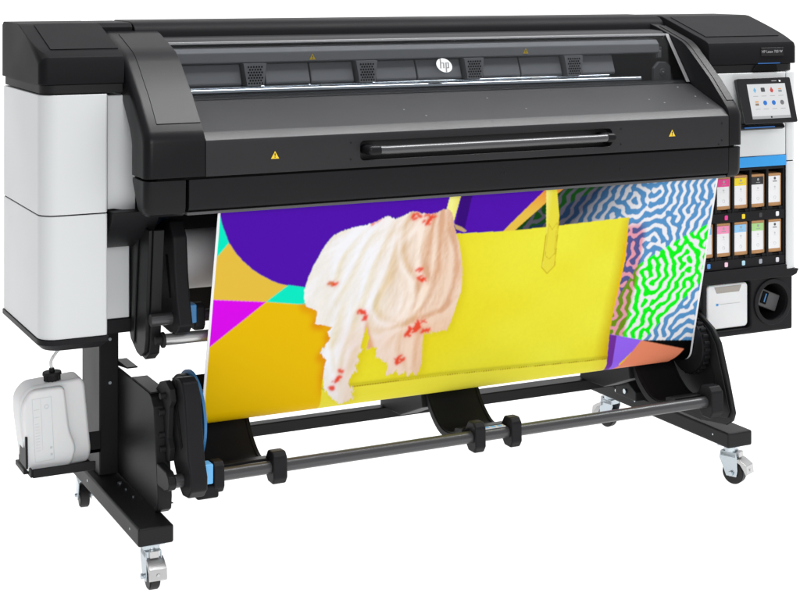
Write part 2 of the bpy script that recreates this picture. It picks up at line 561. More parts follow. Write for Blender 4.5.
# take-up hubs: left arm + blue flange, right ribbed hub
arm = [(0.088, 0.485), (0.070, 0.508), (0.030, 0.525), (-0.003, 0.530), (-0.025, 0.522), (-0.045, 0.492), (-0.062, 0.412), (-0.078, 0.337), (-0.100, 0.295), (-0.100, 0.262), (-0.074, 0.238), (-0.030, 0.232),
       (0.006, 0.252), (0.045, 0.300), (0.078, 0.345), (0.096, 0.40), (0.098, 0.45)]
al = prism('take_up_arm', arm, -0.882, -0.836, 'black', PR, bevel=0.006, seg=3)
bm = bmesh.new()
add_prism(bm, [(0.035, 0.47), (0.015, 0.478), (-0.035, 0.36), (-0.02, 0.35)], -0.8832, -0.881, 'x')
obj('arm_slot', bm, 'seam', al)
bm = bmesh.new()
add_cyl(bm, (-0.8828, 0.06, 0.33), (-0.8805, 0.06, 0.33), 0.006, seg=14)
add_box(bm, -0.8835, -0.866, 0.02, 0.05, 0.500, 0.520)
pieces('arm_button', bm, 'deep', al)
bm = bmesh.new()
add_ring(bm, (-0.812, 0.122, 0.392), (-0.804, 0.122, 0.392), 0.1225, 0.03, 64)
obj('flange_ring', bm, 'blue', PR, 0.001)
bm = bmesh.new()
add_cyl(bm, (-0.834, 0.128, 0.392), (-0.8125, 0.128, 0.392), 0.112, seg=64)

pieces('flange_disc', bm, 'black', PR, 0.002)
# spoked back hub on the left, seen edge on
bm = bmesh.new()
add_prism(bm, [(0.10, 0.50), (0.05, 0.515), (0.01, 0.50), (0.0, 0.47), (0.02, 0.45), (0.03, 0.37), (0.01, 0.345), (0.02, 0.31), (0.10, 0.30), (0.14, 0.33), (0.15, 0.46)], -0.902, -0.887, 'x')
for (y, z) in ((0.05, 0.475), (0.06, 0.43), (0.06, 0.37), (0.05, 0.335)):
    add_cyl(bm, (-0.917, y, z), (-0.890, y, z), 0.009, seg=12)
obj('motor_bracket', bm, 'deep', PR, 0.002)
bm = bmesh.new()
add_box(bm, -0.833, -0.806, -0.056, -0.018, 0.260, 0.312)
obj('latch', bm, 'lblue', PR, 0.004, 3)
bm = bmesh.new()
add_box(bm, -0.850, -0.790, -0.055, 0.00, 0.222, 0.256)
obj('latch_base', bm, 'black', PR, 0.006, 3)

bm = bmesh.new()
add_cyl(bm, (0.831, 0.125, 0.412), (0.860, 0.125, 0.412), 0.088, seg=56)
for i in range(26):
    t = 2 * math.pi * i / 26
    c_, s_ = math.cos(t), math.sin(t)
    add_cyl(bm, (0.838, 0.125 + 0.089 * c_, 0.412 + 0.089 * s_), (0.858, 0.125 + 0.089 * c_, 0.412 + 0.089 * s_), 0.0065, seg=8)
obj('ribbed_hub', bm, 'black', PR, 0.002)

# --- upper supply arms, rods, roll
ua = [(0.335, 0.905), (0.295, 0.640), (0.255, 0.585), (0.20, 0.560), (0.165, 0.556), (0.130, 0.575), (0.118, 0.610), (0.105, 0.750), (0.085, 0.905)]
prism('supply_side_plate', ua, -0.935, -0.925, 'frame', PR, bevel=0.002)
bm = bmesh.new()
add_prism(bm, [(0.200, 0.552), (0.158, 0.548), (0.122, 0.570), (0.110, 0.608), (0.096, 0.75), (0.078, 0.905), (0.095, 0.905), (0.112, 0.75), (0.126, 0.612), (0.136, 0.582), (0.166, 0.563), (0.200, 0.566)], -0.924, -0.895, 'x')
add_prism(bm, [(0.24, 0.60), (0.21, 0.58), (0.17, 0.88), (0.20, 0.88)], -0.940, -0.936, 'x')
obj('supply_plate_flange', bm, 'frame', PR, 0.002)
for xo in (-0.872, 0.770):
    u = [(0.20, 0.895), (0.13, 0.925), (0.06, 0.930), (0.028, 0.890), (0.018, 0.80), (0.002, 0.73), (-0.022, 0.665), (0.005, 0.640), (0.06, 0.632), (0.19, 0.640), (0.24, 0.664), (0.265, 0.79)]
    a2 = prism('supply_arm', [(y + 0.05, z - 0.008) for y, z in u], xo, xo + 0.04, 'black', PR, bevel=0.006, seg=3)
    prism('arm_slot', [(y + 0.05, z) for y, z in [(0.09, 0.83), (0.075, 0.83), (0.045, 0.72), (0.055, 0.72)]], xo - 0.0012, xo + 0.001, 'seam', a2, bevel=0)
bm = bmesh.new()
add_ring(bm, (-0.828, 0.285, 0.785), (-0.820, 0.285, 0.785), 0.118, 0.03, 64)
obj('flange_ring', bm, 'blue', PR, 0.001)
up = rod_with(-0.93, 0.86, 0.09, 0.667, 0.0155, [(-0.800, 0.030, 0.85)], 'supply_rod', 'rod')
box('latch', -0.838, -0.812, 0.058, 0.098, 0.655, 0.705, 'blue', PR, 0.004, 3)
bm = bmesh.new()
add_cyl(bm, (-0.892, 0.09, 0.612), (0.85, 0.09, 0.612), 0.0155, seg=36)
obj('guide_roller', bm, 'alu', PR)
bm = bmesh.new()
add_cyl(bm, (-0.918, 0.09, 0.612), (-0.893, 0.09, 0.612), 0.012, seg=20)
add_cyl(bm, (-0.900, 0.09, 0.612), (-0.892, 0.09, 0.612), 0.021, seg=24)
obj('roller_end_cap', bm, 'deep', PR, 0.002)
box('rear_cross_beam', -0.90, 0.87, 0.36, 0.43, 0.600, 0.700, 'deep', PR, 0.006)
bm = bmesh.new()
add_prism(bm, [(0.42, 0.70), (0.42, 0.96), (0.06, 0.985), (0.06, 0.99), (0.44, 0.99), (0.44, 0.70)], -0.92, 0.87, 'x')
obj('paper_path_panel', bm, 'grey', PR, 0.002)

# --- white cabinets
WF = 0.10      # front plane of the cabinets
def cab(name, z0, z1, x0, x1, rs, m='white', y0=WF, bevel=0.002, parent=None):
    return prism(name, rrect(x0, x1, y0, 0.56, rs), z0, z1, m, parent or PR, 'z', bevel)


cab('left_cabinet_upper', 0.9585, 1.268, -1.216, -1.042, (0.045, 0.008, 0.01, 0.01))
cab('left_cabinet_lower', 0.638, 0.9555, -1.216, -1.042, (0.045, 0.008, 0.01, 0.01))
cab('cabinet_gap', 0.650, 1.262, -1.213, -1.045, (0.044, 0.008, 0.01, 0.01), 'seam', WF + 0.003, 0)
# black skirt with a tapered underside
bm = bmesh.new()
o1 = rrect(-1.219, -1.040, WF - 0.003, 0.565, (0.045, 0.006, 0.01, 0.01))
o2 = rrect(-1.200, -1.056, WF + 0.016, 0.55, (0.045, 0.006, 0.01, 0.01))
rings = [[bm.verts.new((x, y, z)) for x, y in o] for o, z in ((o1, 0.637), (o1, 0.624), (o2, 0.606))]
for a, b in zip(rings, rings[1:]):
    for i in range(len(a)):
        bm.faces.new((a[i], a[(i + 1) % len(a)], b[(i + 1) % len(a)], b[i]))
bm.faces.new(rings[0]); bm.faces.new(rings[-1][::-1])
obj('cabinet_skirt', bm, 'black', PR, 0.001)
# inner cabinet wall, deeper in
box('inner_cabinet_wall', -1.036, -0.940, 0.25, 0.56, 0.645, 0.975, 'white', PR, 0.003)
box('inner_wall_base', -1.036, -0.925, 0.245, 0.565, 0.606, 0.644, 'black', PR, 0.003)
prism('filler_panel', [(-1.038, 0.962), (-1.018, 0.962), (-0.960, 0.952), (-0.960, 1.262), (-1.038, 1.262)], 0.125, 0.30, 'white', PR, 'y', 0.003)
box('filler_post', -1.0405, -1.036, 0.120, 0.30, 0.963, 1.264, 'mark', PR, 0.001)
# belly under the print platen
bel = arc(0.30, 1.10, 0.265, 212, 270, 16) + [(0.46, 0.835), (0.46, 0.9575)]
prism('platen_belly', bel, -1.034, -0.905, 'black', PR, bevel=0.004)
box('main_body', -0.93, 0.88, 0.33, 0.555, 0.992, 1.215, 'deep', PR, 0.003)
for x in (-0.95, 0.862):
    prism('interior_side_plate', [(0.02, 0.99), (0.54, 0.99), (0.54, 1.40), (0.30, 1.40), (0.22, 1.34), (0.16, 1.25), (0.06, 1.16), (0.02, 1.12)], x, x + 0.012, 'black', PR)

# --- black caps and rear housing
def roof(name, x0, x1, outer, y1=0.56):
    """top cover: flat at the back, sloping to the front; the outer vertical corner is rounded"""
    pts = [(WF, 1.295), (WF, 1.352), (0.106, 1.366), (0.122, 1.374), (0.335, 1.441), (0.352, 1.446), (0.37, 1.448), (0.545, 1.449), (y1, 1.44), (y1, 1.295)]
    bm = bmesh.new()
    v0, v1, fs = add_prism(bm, pts, x0, x1, 'x')
    col = v0 if outer < 0 else v1
    bmesh.ops.recalc_face_normals(bm, faces=bm.faces[:])
    e = [ed for ed in bm.edges if set(ed.verts) == {col[0], col[1]} or set(ed.verts) == {col[1], col[2]} or set(ed.verts) == {col[2], col[3]}]
    bmesh.ops.bevel(bm, geom=e, offset=0.036, segments=7, profile=0.5, affect='EDGES', clamp_overlap=True)
    return obj(name, bm, 'cap', PR, 0.005, 3)


cl = roof('left_cap', -1.219, -0.998, -1)
bk = [(0.43, 1.405), (0.43, 1.444), (0.445, 1.448), (0.545, 1.449), (0.56, 1.44), (0.56, 1.30), (0.50, 1.30), (0.50, 1.405)]
prism('cap_back_piece', [(0.345, 1.404), (0.345, 1.436), (0.358, 1.445), (0.375, 1.4475), (0.545, 1.4485), (0.559, 1.44), (0.559, 1.404)], -0.9975, -0.903, 'cap', cl, bevel=0.004)
cr = roof('right_cap', 0.905, 1.268, 1)
cab('left_cap_base', 1.271, 1.2945, -1.212, -1.00, (0.045, 0.0, 0.01, 0.01), 'deep', WF + 0.004, 0.002)
cab('right_cap_base', 1.271, 1.2945, 0.90, 1.262, (0.0, 0.045, 0.01, 0.01), 'deep', WF + 0.004, 0.002)
# raised top skins give the fine seam line on each cap
def skin(x0, x1, parent):
    bm = bmesh.new()
    a, b = Vector((0, 0.150, 1.3835)), Vector((0, 0.335, 1.4420))
    n = Vector((0, -(b - a).z, (b - a).y)).normalized()
    pts = [(a.y, a.z), (b.y, b.z), (b.y + n.y * 0.0015 + 0.01, b.z + n.z * 0.0015 + 0.003), (a.y + n.y * 0.002, a.z + n.z * 0.002)]
    add_prism(bm, pts, x0, x1, 'x')
    return obj('cap_top_skin', bm, 'cap', parent, 0.0012)


skin(-1.180, -1.000, cl)
skin(0.93, 1.228, cr)
mid = [(0.335, 1.385), (0.335, 1.418), (0.342, 1.432), (0.36, 1.444), (0.39, 1.4495), (0.545, 1.4505), (0.56, 1.442), (0.56, 1.22), (0.50, 1.22), (0.50, 1.385)]
prism('rear_housing', mid, -0.900, 0.902, 'cap', PR, bevel=0.003)
# hinge ledge between housing and window
prism('hinge_ledge', [(0.248, 1.390), (0.268, 1.401), (0.30, 1.404), (0.334, 1.406), (0.334, 1.386), (0.26, 1.380)], -0.835, 0.845, 'lid', PR, bevel=0.002)
prism('window_top_trim', [(0.233, 1.387), (0.240, 1.394), (0.246, 1.392), (0.242, 1.384)], -0.835, 0.845, 'trim', PR, bevel=0.001)

# --- shoulders (the curved end arms of the cover)
SH = [(-0.075, 1.0605), (-0.075, 1.150), (-0.071, 1.165), (-0.060, 1.180), (0.023, 1.262), (0.125, 1.346), (0.143, 1.359), (0.165, 1.371), (0.20, 1.383), (0.305, 1.416), (0.335, 1.423), (0.42, 1.428), (0.42, 1.405),
      (0.35, 1.403), (0.25, 1.378), (0.215, 1.360), (0.190, 1.335), (0.151, 1.274), (0.062, 1.181), (0.045, 1.155), (0.040, 1.135), (0.040, 1.0605)]


def shoulder(x0, x1, outer):
    bm = bmesh.new()
    v0, v1, fs = add_prism(bm, SH, x0, x1, 'x')
    bmesh.ops.recalc_face_normals(bm, faces=bm.faces[:])
    col = v0 if outer < 0 else v1
    ch = col[0:12]
    e = [ed for ed in bm.edges if any(set(ed.verts) == {ch[i], ch[i + 1]} for i in range(len(ch) - 1))]
    bmesh.ops.bevel(bm, geom=e, offset=0.032, segments=7, profile=0.5, affect='EDGES', clamp_overlap=True)
    s = obj('cover_shoulder', bm, 'satin', PR, 0.0015)
    # lower nose piece below the joint
    lo_ = [(-0.074, 1.0545), (-0.072, 0.985), (-0.066, 0.968), (-0.050, 0.960), (-0.020, 0.960), (0.038, 1.045), (0.038, 1.0545)]
    bm = bmesh.new()
    xi0, xi1 = (x0 + 0.001, x1 - 0.051) if outer < 0 else (x0 + 0.0, x1 - 0.001)
    v0, v1, fs = add_prism(bm, lo_, xi0, xi1, 'x')
    bmesh.ops.recalc_face_normals(bm, faces=bm.faces[:])
    col = v0 if outer < 0 else v1
    e = [ed for ed in bm.edges if any(set(ed.verts) == {col[i], col[i + 1]} for i in range(4))]
    bmesh.ops.bevel(bm, geom=e, offset=0.024, segments=6, profile=0.5, affect='EDGES', clamp_overlap=True)
    obj('shoulder_nose', bm, 'satin', s, 0.002)
    # inlaid top panel
    if outer < 0:
        pa, pb = x0 + 0.040, x1 - 0.002
    else:
        pa, pb = x0 + 0.014, x1 - 0.016
    top = [(-0.044, 1.1960), (0.023, 1.262), (0.125, 1.346), (0.143, 1.359), (0.165, 1.371), (0.20, 1.383), (0.305, 1.416)]
    up_, dn_ = [], []
    for i, (a, b) in enumerate(top):
        p, q = top[max(i - 1, 0)], top[min(i + 1, len(top) - 1)]
        dx, dy = q[0] - p[0], q[1] - p[1]; l = math.hypot(dx, dy)
        up_.append((a - dy / l * 0.0018, b + dx / l * 0.0018)); dn_.append((a + dy / l * 0.002, b - dx / l * 0.002))
    prism('shoulder_inlay', up_ + dn_[::-1], pa, pb, 'satin', s, bevel=0.0008)
    return s


shoulder(-0.995, -0.835, -1)
shoulder(0.846, 0.902, 1)

# --- the front lid between the shoulders
X0, X1 = -0.8335, 0.8445
lidp = [(-0.075, 1.0595), (-0.075, 1.146), (-0.0735, 1.152), (-0.052, 1.1705), (-0.046, 1.1735), (0.112, 1.2365), (0.124, 1.2400), (0.130, 1.236), (0.130, 1.226), (0.0, 1.165), (-0.020, 1.140), (-0.020, 1.0595)]
lid = prism('front_lid', lidp, X0, X1, 'lid', PR, bevel=0.0015)
cb = bmesh.new()
add_prism(cb, rrect(-0.396, 0.417, 1.079, 1.131, (0.012,) * 4), -0.10, -0.046, 'y')
bmesh.ops.recalc_face_normals(cb, faces=cb.faces[:])
# the cutter is made in the lid's own space (its mesh is stored in world coordinates)
lid.parent = None; lid.matrix_parent_inverse = Matrix.Identity(4)
cut(lid, cb)
lid.parent = PR; lid.matrix_parent_inverse = Matrix.Translation(-Vector(PR.location))
# handle: bar with turned-in ends
hb = bmesh.new()
pth = spline([(-0.376, -0.046, 1.106), (-0.374, -0.085, 1.108), (-0.358, -0.103, 1.108), (-0.33, -0.105, 1.107)], 6)
pth += [Vector((x, -0.105, 1.107)) for x in np.linspace(-0.30, 0.34, 9)]
pth += spline([(0.355, -0.105, 1.107), (0.380, -0.103, 1.108), (0.396, -0.085, 1.108), (0.398, -0.046, 1.106)], 6)
add_tube(hb, pth, 0.0115, 20)
hnd = obj('handle', hb, 'handle', lid, smooth=60)
for cx0, cx1 in ((-0.389, -0.345), (0.372, 0.410)):
    bm = bmesh.new()
    add_prism(bm, rrect(cx0, cx1, 1.0945, 1.1205, (0.012,) * 4), -0.1168, -0.047, 'y')
    obj('handle_end', bm, 'satin', hnd, 0.010, 4)
# front rail under the lid
rail = [(-0.074, 1.0540), (-0.073, 0.985), (-0.070, 0.976), (-0.055, 0.970), (-0.030, 0.970), (-0.020, 1.0540)]
rl = prism('front_rail', rail, -0.8780, 0.8445, 'black', PR, bevel=0.0015)
prism('rail_lip', [(-0.064, 0.969), (-0.064, 0.9615), (0.02, 0.9615), (0.02, 0.969)], -0.880, 0.842, 'grey', PR, bevel=0.001)
box('lid_gap', -0.96, 0.87, -0.066, 0.02, 1.0535, 1.0605, 'seam', PR, 0)
# screws on lid and rail
bm = bmesh.new()
for (x, z) in ((-0.424, 1.128), (-0.424, 1.083), (0.448, 1.128), (0.448, 1.083), (0.818, 1.130), (0.818, 1.078), (0.806, 1.066)):
    add_cyl(bm, (x, -0.0745, z), (x, -0.0762, z), 0.0028, seg=10)
pieces('lid_screw', bm, 'deep', lid)
bm = bmesh.new()
for (x, z) in ((-0.424, 1.030), (0.448, 1.010), (0.050, 1.038), (0.043, 1.020), (0.055, 1.020)):
    add_cyl(bm, (x, -0.0725, z), (x, -0.0745, z), 0.0024, seg=10)
pieces('rail_screw', bm, 'deep', rl)
bm = bmesh.new()
def on_lid(x, t):     # t 0..1 up the slanted face
    return Vector((x, -0.046 + 0.158 * t, 1.1735 + 0.063 * t))
for (x, t) in ((-0.215, .45), (-0.165, .2), (0.08, .75), (0.17, .3), (0.78, .9), (0.80, .5), (0.81, .2), (0.62, .45), (0.66, .3)):
    p = on_lid(x, t); nrm = Vector((0, -0.37, 0.93))
    add_cyl(bm, p - nrm * 0.001, p + nrm * 0.0008, 0.0028, seg=10)
pieces('lid_screw', bm, 'dmark', lid)


# warning triangles
def warn(matrix, s, parent):
    bm = bmesh.new()
    pts = [(-s, -s * 0.75), (s, -s * 0.75), (0, s)]
    add_prism(bm, pts, 0, 0.0006, 'z'); bm.transform(matrix)
    w = obj('warning_sign', bm, 'yellow', parent)
    bm = bmesh.new()
    add_prism(bm, [(-0.07 * s, -0.15 * s), (0.07 * s, -0.15 * s), (0.14 * s, 0.45 * s), (-0.14 * s, 0.45 * s)], 0.0006, 0.0010, 'z')
    add_prism(bm, [(-0.1 * s, -0.5 * s), (0.1 * s, -0.5 * s), (0.1 * s, -0.3 * s), (-0.1 * s, -0.3 * s)], 0.0006, 0.0010, 'z')
    bm.transform(matrix)
    obj('warning_mark', bm, 'seam', w)


warn(FRONT(-0.643, -0.0753, 1.105), 0.0115, lid)
warn(FRONT(0.632, -0.0753, 1.107), 0.0115, lid)

# --- window
ga, gb = Vector((0, 0.124, 1.241)), Vector((0, 0.238, 1.390))
gd = (gb - ga).normalized(); gnm = Vector((0, -gd.z, gd.y))
bm = bmesh.new()
gp = [(ga.y, ga.z), (gb.y, gb.z), (gb.y - gnm.y * -0.003, gb.z + gnm.z * 0.003), (ga.y + gnm.y * 0.003, ga.z + gnm.z * 0.003)]
add_prism(bm, gp, -0.835, 0.842, 'x')
win = obj('clear_window', bm, 'glass', PR)
bm = bmesh.new()
fp = [(ga.y + gnm.y * 0.0035, ga.z + gnm.z * 0.0035), (gb.y + gnm.y * 0.0035, gb.z + gnm.z * 0.0035), (gb.y + gnm.y * 0.006, gb.z + gnm.z * 0.006), (ga.y + gnm.y * 0.006, ga.z + gnm.z * 0.006)]
add_prism(bm, fp, 0.832, 0.8445, 'x')
obj('window_edge_trim', bm, 'trim', win, 0.0008)
bm = bmesh.new()
add_prism(bm, [(0.128, 1.2405), (0.136, 1.247), (0.150, 1.250), (0.150, 1.232), (0.131, 1.232)], -0.835, 0.842, 'x')
obj('window_sill', bm, 'lid', PR, 0.001)

# badge on the window: white disc with slanted letters
def on_win(x, t, off=0.0045):
    p = ga.lerp(gb, t) + gnm * off; p.x = x
    return p
bmx = face_matrix(on_win(-0.008, 0.47), (1, 0, 0), gd)
bm = bmesh.new()
add_cyl(bm, (0, 0, 0), (0, 0, 0.0008), 0.0275, seg=48)
bmx = bmx @ Matrix.Scale(0.92, 4)
bm.transform(bmx)
bd = obj('badge', bm, 'badge', PR)
bm = bmesh.new()
def slant_box(x0, x1, y0, y1):
    k = 0.25
    add_prism(bm, [(x0 + k * y0, y0), (x1 + k * y0, y0), (x1 + k * y1, y1), (x0 + k * y1, y1)], 0.0008, 0.0013, 'z')
w_ = 0.0050
slant_box(-0.0155, -0.0155 + w_, -0.0115, 0.0265)     # h stem
slant_box(-0.0155 + w_, -0.0045, 0.0075, 0.0110)       # h arch
slant_box(-0.0045, -0.0045 + w_, -0.0115, 0.0110)      # h leg
slant_box(0.0040, 0.0040 + w_, -0.0265, 0.0110)        # p stem
slant_box(0.0040 + w_, 0.0125, 0.0075, 0.0110)         # p top
slant_box(0.0125, 0.0125 + w_, -0.0115, 0.0110)        # p right
slant_box(0.0040 + w_, 0.0125, -0.0115, -0.0080)       # p bottom
bm.transform(bmx)
obj('badge_lettering', bm, 'grey', bd)

# --- interior seen through the window
box('interior_back', -0.93, 0.87, 0.305, 0.325, 1.205, 1.383, 'deep', PR, 0.002)
box('interior_floor', -0.93, 0.87, 0.153, 0.304, 1.205, 1.230, 'deep', PR, 0.002)
strip = prism('interior_header', [(0.236, 1.376), (0.222, 1.362), (0.218, 1.334), (0.226, 1.331), (0.30, 1.331), (0.30, 1.380)], -0.93, 0.80, 'duct', PR, bevel=0.003)
warn(FRONT(-0.412, 0.2172, 1.3455), 0.0095, strip)
warn(FRONT(0.298, 0.2172, 1.3480), 0.0095, strip)
box('interior_light_strip', 0.485, 0.66, 0.24, 0.30, 1.338, 1.346, 'alu', PR, 0.001)
dx_ = [(-0.93, -0.628), (-0.556, -0.420), (-0.416, -0.282), (-0.212, -0.078), (-0.074, 0.073), (0.145, 0.278), (0.282, 0.428), (0.500, 0.625)]
for a, b in dx_:
    prism('air_duct_panel', [(0.234, 1.3300), (0.229, 1.318), (0.226, 1.312), (0.212, 1.276), (0.216, 1.270), (0.30, 1.270), (0.30, 1.330)], a, b, 'duct', PR, bevel=0.004, seg=3)
for gxc in (-0.592, -0.246, 0.110, 0.464):
    bm = bmesh.new()
    v, f = faces(bm, [(gxc - 0.034, 0.205, 1.332), (gxc + 0.034, 0.205, 1.332), (gxc + 0.025, 0.198, 1.270), (gxc - 0.025, 0.198, 1.270),
                      (gxc - 0.034, 0.30, 1.332), (gxc + 0.034, 0.30, 1.332), (gxc + 0.025, 0.30, 1.270), (gxc - 0.025, 0.30, 1.270)],
                 [(0, 1, 2, 3), (4, 7, 6, 5), (0, 4, 5, 1), (1, 5, 6, 2), (2, 6, 7, 3), (3, 7, 4, 0)])
    nplate = len(bm.faces)
    for r_ in range(7):
        z = 1.2765 + r_ * 0.0076
        n_ = 6 if r_ % 2 == 0 else 5
        for k in range(n_):
            x = gxc + (k - (n_ - 1) / 2) * 0.0080
            y = 0.198 + (z - 1.270) / 0.062 * 0.007
            add_cyl(bm, (x, y - 0.0009, z), (x, y + 0.001, z), 0.0029, seg=6)
    bm.faces.ensure_lookup_table()
    for f in bm.faces[nplate:]: f.material_index = 1
    obj('vent_grille', bm, ['duct', 'seam'], PR)
bm = bmesh.new()
add_cyl(bm, (-0.93, 0.188, 1.2555), (0.70, 0.188, 1.2530), 0.0105, seg=24)
obj('carriage_rail', bm, 'shine', PR)
bm = bmesh.new()
add_cyl(bm, (-0.93, 0.222, 1.2640), (0.60, 0.214, 1.2655), 0.0048, seg=20)
obj('carriage_rail', bm, 'shine', PR)
bm = bmesh.new()
for x in (-0.372, -0.02, 0.33):
    add_box(bm, x - 0.018, x + 0.018, 0.206, 0.214, 1.262, 1.268)
pieces('rail_clip', bm, 'badge', PR, 0.001)
bm = bmesh.new()
add_box(bm, 0.790, 0.812, 0.225, 0.245, 1.315, 1.352)
add_box(bm, 0.770, 0.800, 0.235, 0.26, 1.345, 1.365)
add_prism(bm, [(0.765, 1.245), (0.83, 1.245), (0.83, 1.29), (0.81, 1.305), (0.785, 1.305), (0.765, 1.285)], 0.20, 0.215, 'y')
add_cyl(bm, (0.797, 0.197, 1.272), (0.797, 0.205, 1.272), 0.012, seg=20)
pieces('latch_mechanism', bm, 'grey', PR, 0.002)
bm = bmesh.new()
add_box(bm, 0.794, 0.808, 0.221, 0.226, 1.318, 1.34)
add_cyl(bm, (0.797, 0.193, 1.272), (0.797, 0.198, 1.272), 0.003, seg=12)
pieces('latch_plate', bm, 'alu', PR, 0.001)

# --- right tower: control panel, ink bay, service box
cab('right_cabinet_front', 0.998, 1.268, 0.905, 1.2155, (0, 0.004, 0.01, 0.01))
cab('right_pilaster', 0.6235, 0.975, 1.2175, 1.266, (0.006, 0.030, 0.01, 0.0), 'white', WF - 0.001)
cab('right_pilaster', 0.978, 1.268, 1.2175, 1.266, (0.006, 0.030, 0.01, 0.0), 'white', WF - 0.001)
cab('pilaster_gap', 0.63, 1.262, 1.213, 1.262, (0.006, 0.028, 0.01, 0.0), 'seam', WF + 0.003, 0)
box('blue_stripe', 0.905, 1.2155, WF - 0.003, 0.50, 0.9635, 0.9970, 'stripe', PR, 0.002)
prism('right_base_trim', [(0.86, 0.6225), (0.86, 0.640), (1.215, 0.640), (1.215, 0.6225), (1.265, 0.6225), (1.256, 0.606), (1.240, 0.600), (0.86, 0.600)][::1], WF - 0.006, 0.565, 'black', PR, 'y', 0.002)
# ink bay: a framework of shelves and dividers
bay = box('ink_bay_back', 0.862, 1.215, 0.20, 0.50, 0.641, 0.963, 'deep', PR, 0)
bm = bmesh.new()
cols = [0.868 + 0.0692 * i for i in range(6)]
for c0 in cols:
    add_box(bm, c0 - 0.0045, c0 + 0.0045, 0.106, 0.20, 0.641, 0.962)
pieces('bay_divider', bm, 'black', bay, 0.0015)
bm = bmesh.new()
for z in (0.7905, 0.6405):
    add_box(bm, 0.862, 1.2135, 0.103, 0.199, z, z + 0.030)
add_box(bm, 0.862, 1.2135, 0.104, 0.199, 0.953, 0.9625)
pieces('bay_shelf', bm, 'black', bay, 0.002)
bm = bmesh.new()
for z in (0.820, 0.670):
    for c0 in cols[:-1]:
        cxm = c0 + 0.0346
        add_box(bm, c0 + 0.006, c0 + 0.022, 0.108, 0.19, z, z + 0.010)
        add_box(bm, c0 + 0.048, c0 + 0.064, 0.108, 0.19, z, z + 0.010)
        add_box(bm, c0 + 0.006, c0 + 0.064, 0.112, 0.19, z, z + 0.006)
pieces('cartridge_seat', bm, 'black', bay, 0.001)
chip_cols = [[(90, 170, 225), (225, 50, 140), (235, 205, 20), (45, 45, 50), (225, 225, 228)], [(70, 140, 215), (240, 195, 215), (170, 210, 225), (150, 155, 165), (205, 205, 210)]]
for rr, z in ((0, 0.8065), (1, 0.6565)):
    for k in range(5):
        bm = bmesh.new()
        xc = cols[k] + 0.037
        add_prism(bm, rrect(xc - 0.0062, xc + 0.0062, z - 0.0075, z + 0.0075, (0.003,) * 4, 3), 0.1015, 0.1035, 'y')
        obj('status_mark', bm, colmat('status_colour', *chip_cols[rr][k]), bay)

# touch screen, tilted back
sm = face_matrix((1.115, 0.0, 1.18), (1, 0, 0), (0.0, 0.27, 0.96))
scr_t = sm
def scr(name, pts, z0, z1, m, parent, bevel=0.0):
    bm = bmesh.new(); add_prism(bm, pts, z0, z1, 'z'); bm.transform(scr_t)
    return obj(name, bm, m, parent, bevel)
yy = -0.055   # local z of the screen face towards the viewer is positive
sm = face_matrix((1.112, 0.055, 1.181), (1, 0, 0), (0.0, 0.27, 0.96)); scr_t = sm
ts = scr('touch_screen', rrect(-0.118, 0.098, -0.074, 0.074, (0.006,) * 4), -0.016, 0.0, 'gloss', PR, 0.0015)
glass_off = 0.0
lit = scr('display', rrect(-0.082, 0.072, -0.059, 0.054, (0.0,) * 4), 0.0002, 0.0007, 'screen', ts)
scr('display_bar', rrect(-0.082, 0.072, -0.059, -0.050, (0.0,) * 4), 0.0007, 0.0009, 'screenbar', lit)
icons = [(-0.055, 0.034, (120, 190, 230)), (-0.022, 0.034, (70, 72, 76)), (0.013, 0.034, (205, 70, 60)), (0.047, 0.034, (150, 160, 170)),
         (-0.055, -0.008, (150, 130, 110)), (-0.022, -0.008, (20, 120, 215)), (0.013, -0.008, (20, 120, 215)), (0.047, -0.008, (120, 120, 125))]
for i, (ix, iy, rgb) in enumerate(icons):
    cm = mat('icon_colour', (0.01, 0.01, 0.01), 0.3, emit=srgb(*rgb), estr=0.9)
    if i == 1:
        p = rrect(ix - 0.008, ix + 0.008, iy - 0.006, iy + 0.008, (0.002,) * 4, 2)
    elif i == 0:
        p = [(ix, iy + 0.009), (ix + 0.006, iy), (ix, iy - 0.009), (ix - 0.006, iy)]
    elif i == 2:
        p = [(ix, iy + 0.010), (ix + 0.007, iy - 0.002), (ix + 0.003, iy - 0.009), (ix - 0.004, iy - 0.008), (ix - 0.007, iy - 0.001)]
    elif i in (3, 4):
        p = rrect(ix - 0.007, ix + 0.007, iy - 0.008, iy - 0.001, (0.001,) * 4, 2)
    else:
        p = arc(ix, iy, 0.0078, 0, 342, 19)
    scr('icon', p, 0.0008, 0.0011, cm, lit)
    scr('icon_caption', rrect(ix - 0.010, ix + 0.010, iy - 0.0205, iy - 0.0185, (0.0,) * 4), 0.0008, 0.0010, 'screenbar', lit)
scr('icon', rrect(0.041, 0.053, 0.035, 0.038, (0.0,) * 4), 0.0008, 0.0010, mat('icon_orange', (0.01, 0.01, 0.01), 0.3, emit=srgb(235, 150, 50), estr=0.9), lit)
scr('icon', rrect(-0.062, -0.048, -0.006, -0.002, (0.0,) * 4), 0.0012, 0.0014, mat('icon_orange', (0.01, 0.01, 0.01), 0.3, emit=srgb(235, 150, 50), estr=0.9), lit)
scr('home_mark', arc(-0.006, -0.0545, 0.0032, 0, 330, 11), 0.0010, 0.0012, 'seam', lit)
scr('status_mark', rrect(0.050, 0.056, 0.060, 0.065, (0.0,) * 4), 0.0002, 0.0006, 'label', ts)
scr('status_mark', rrect(0.020, 0.040, 0.062, 0.064, (0.0,) * 4), 0.0002, 0.0006, 'mark', ts)
bm = bmesh.new()
add_prism(bm, [(0.05, 1.104), (0.10, 1.120), (0.10, 1.085), (0.055, 1.088), (0.042, 1.094)], 0.985, 1.165, 'x')
sb = obj('screen_mount', bm, 'black', ts, 0.003)
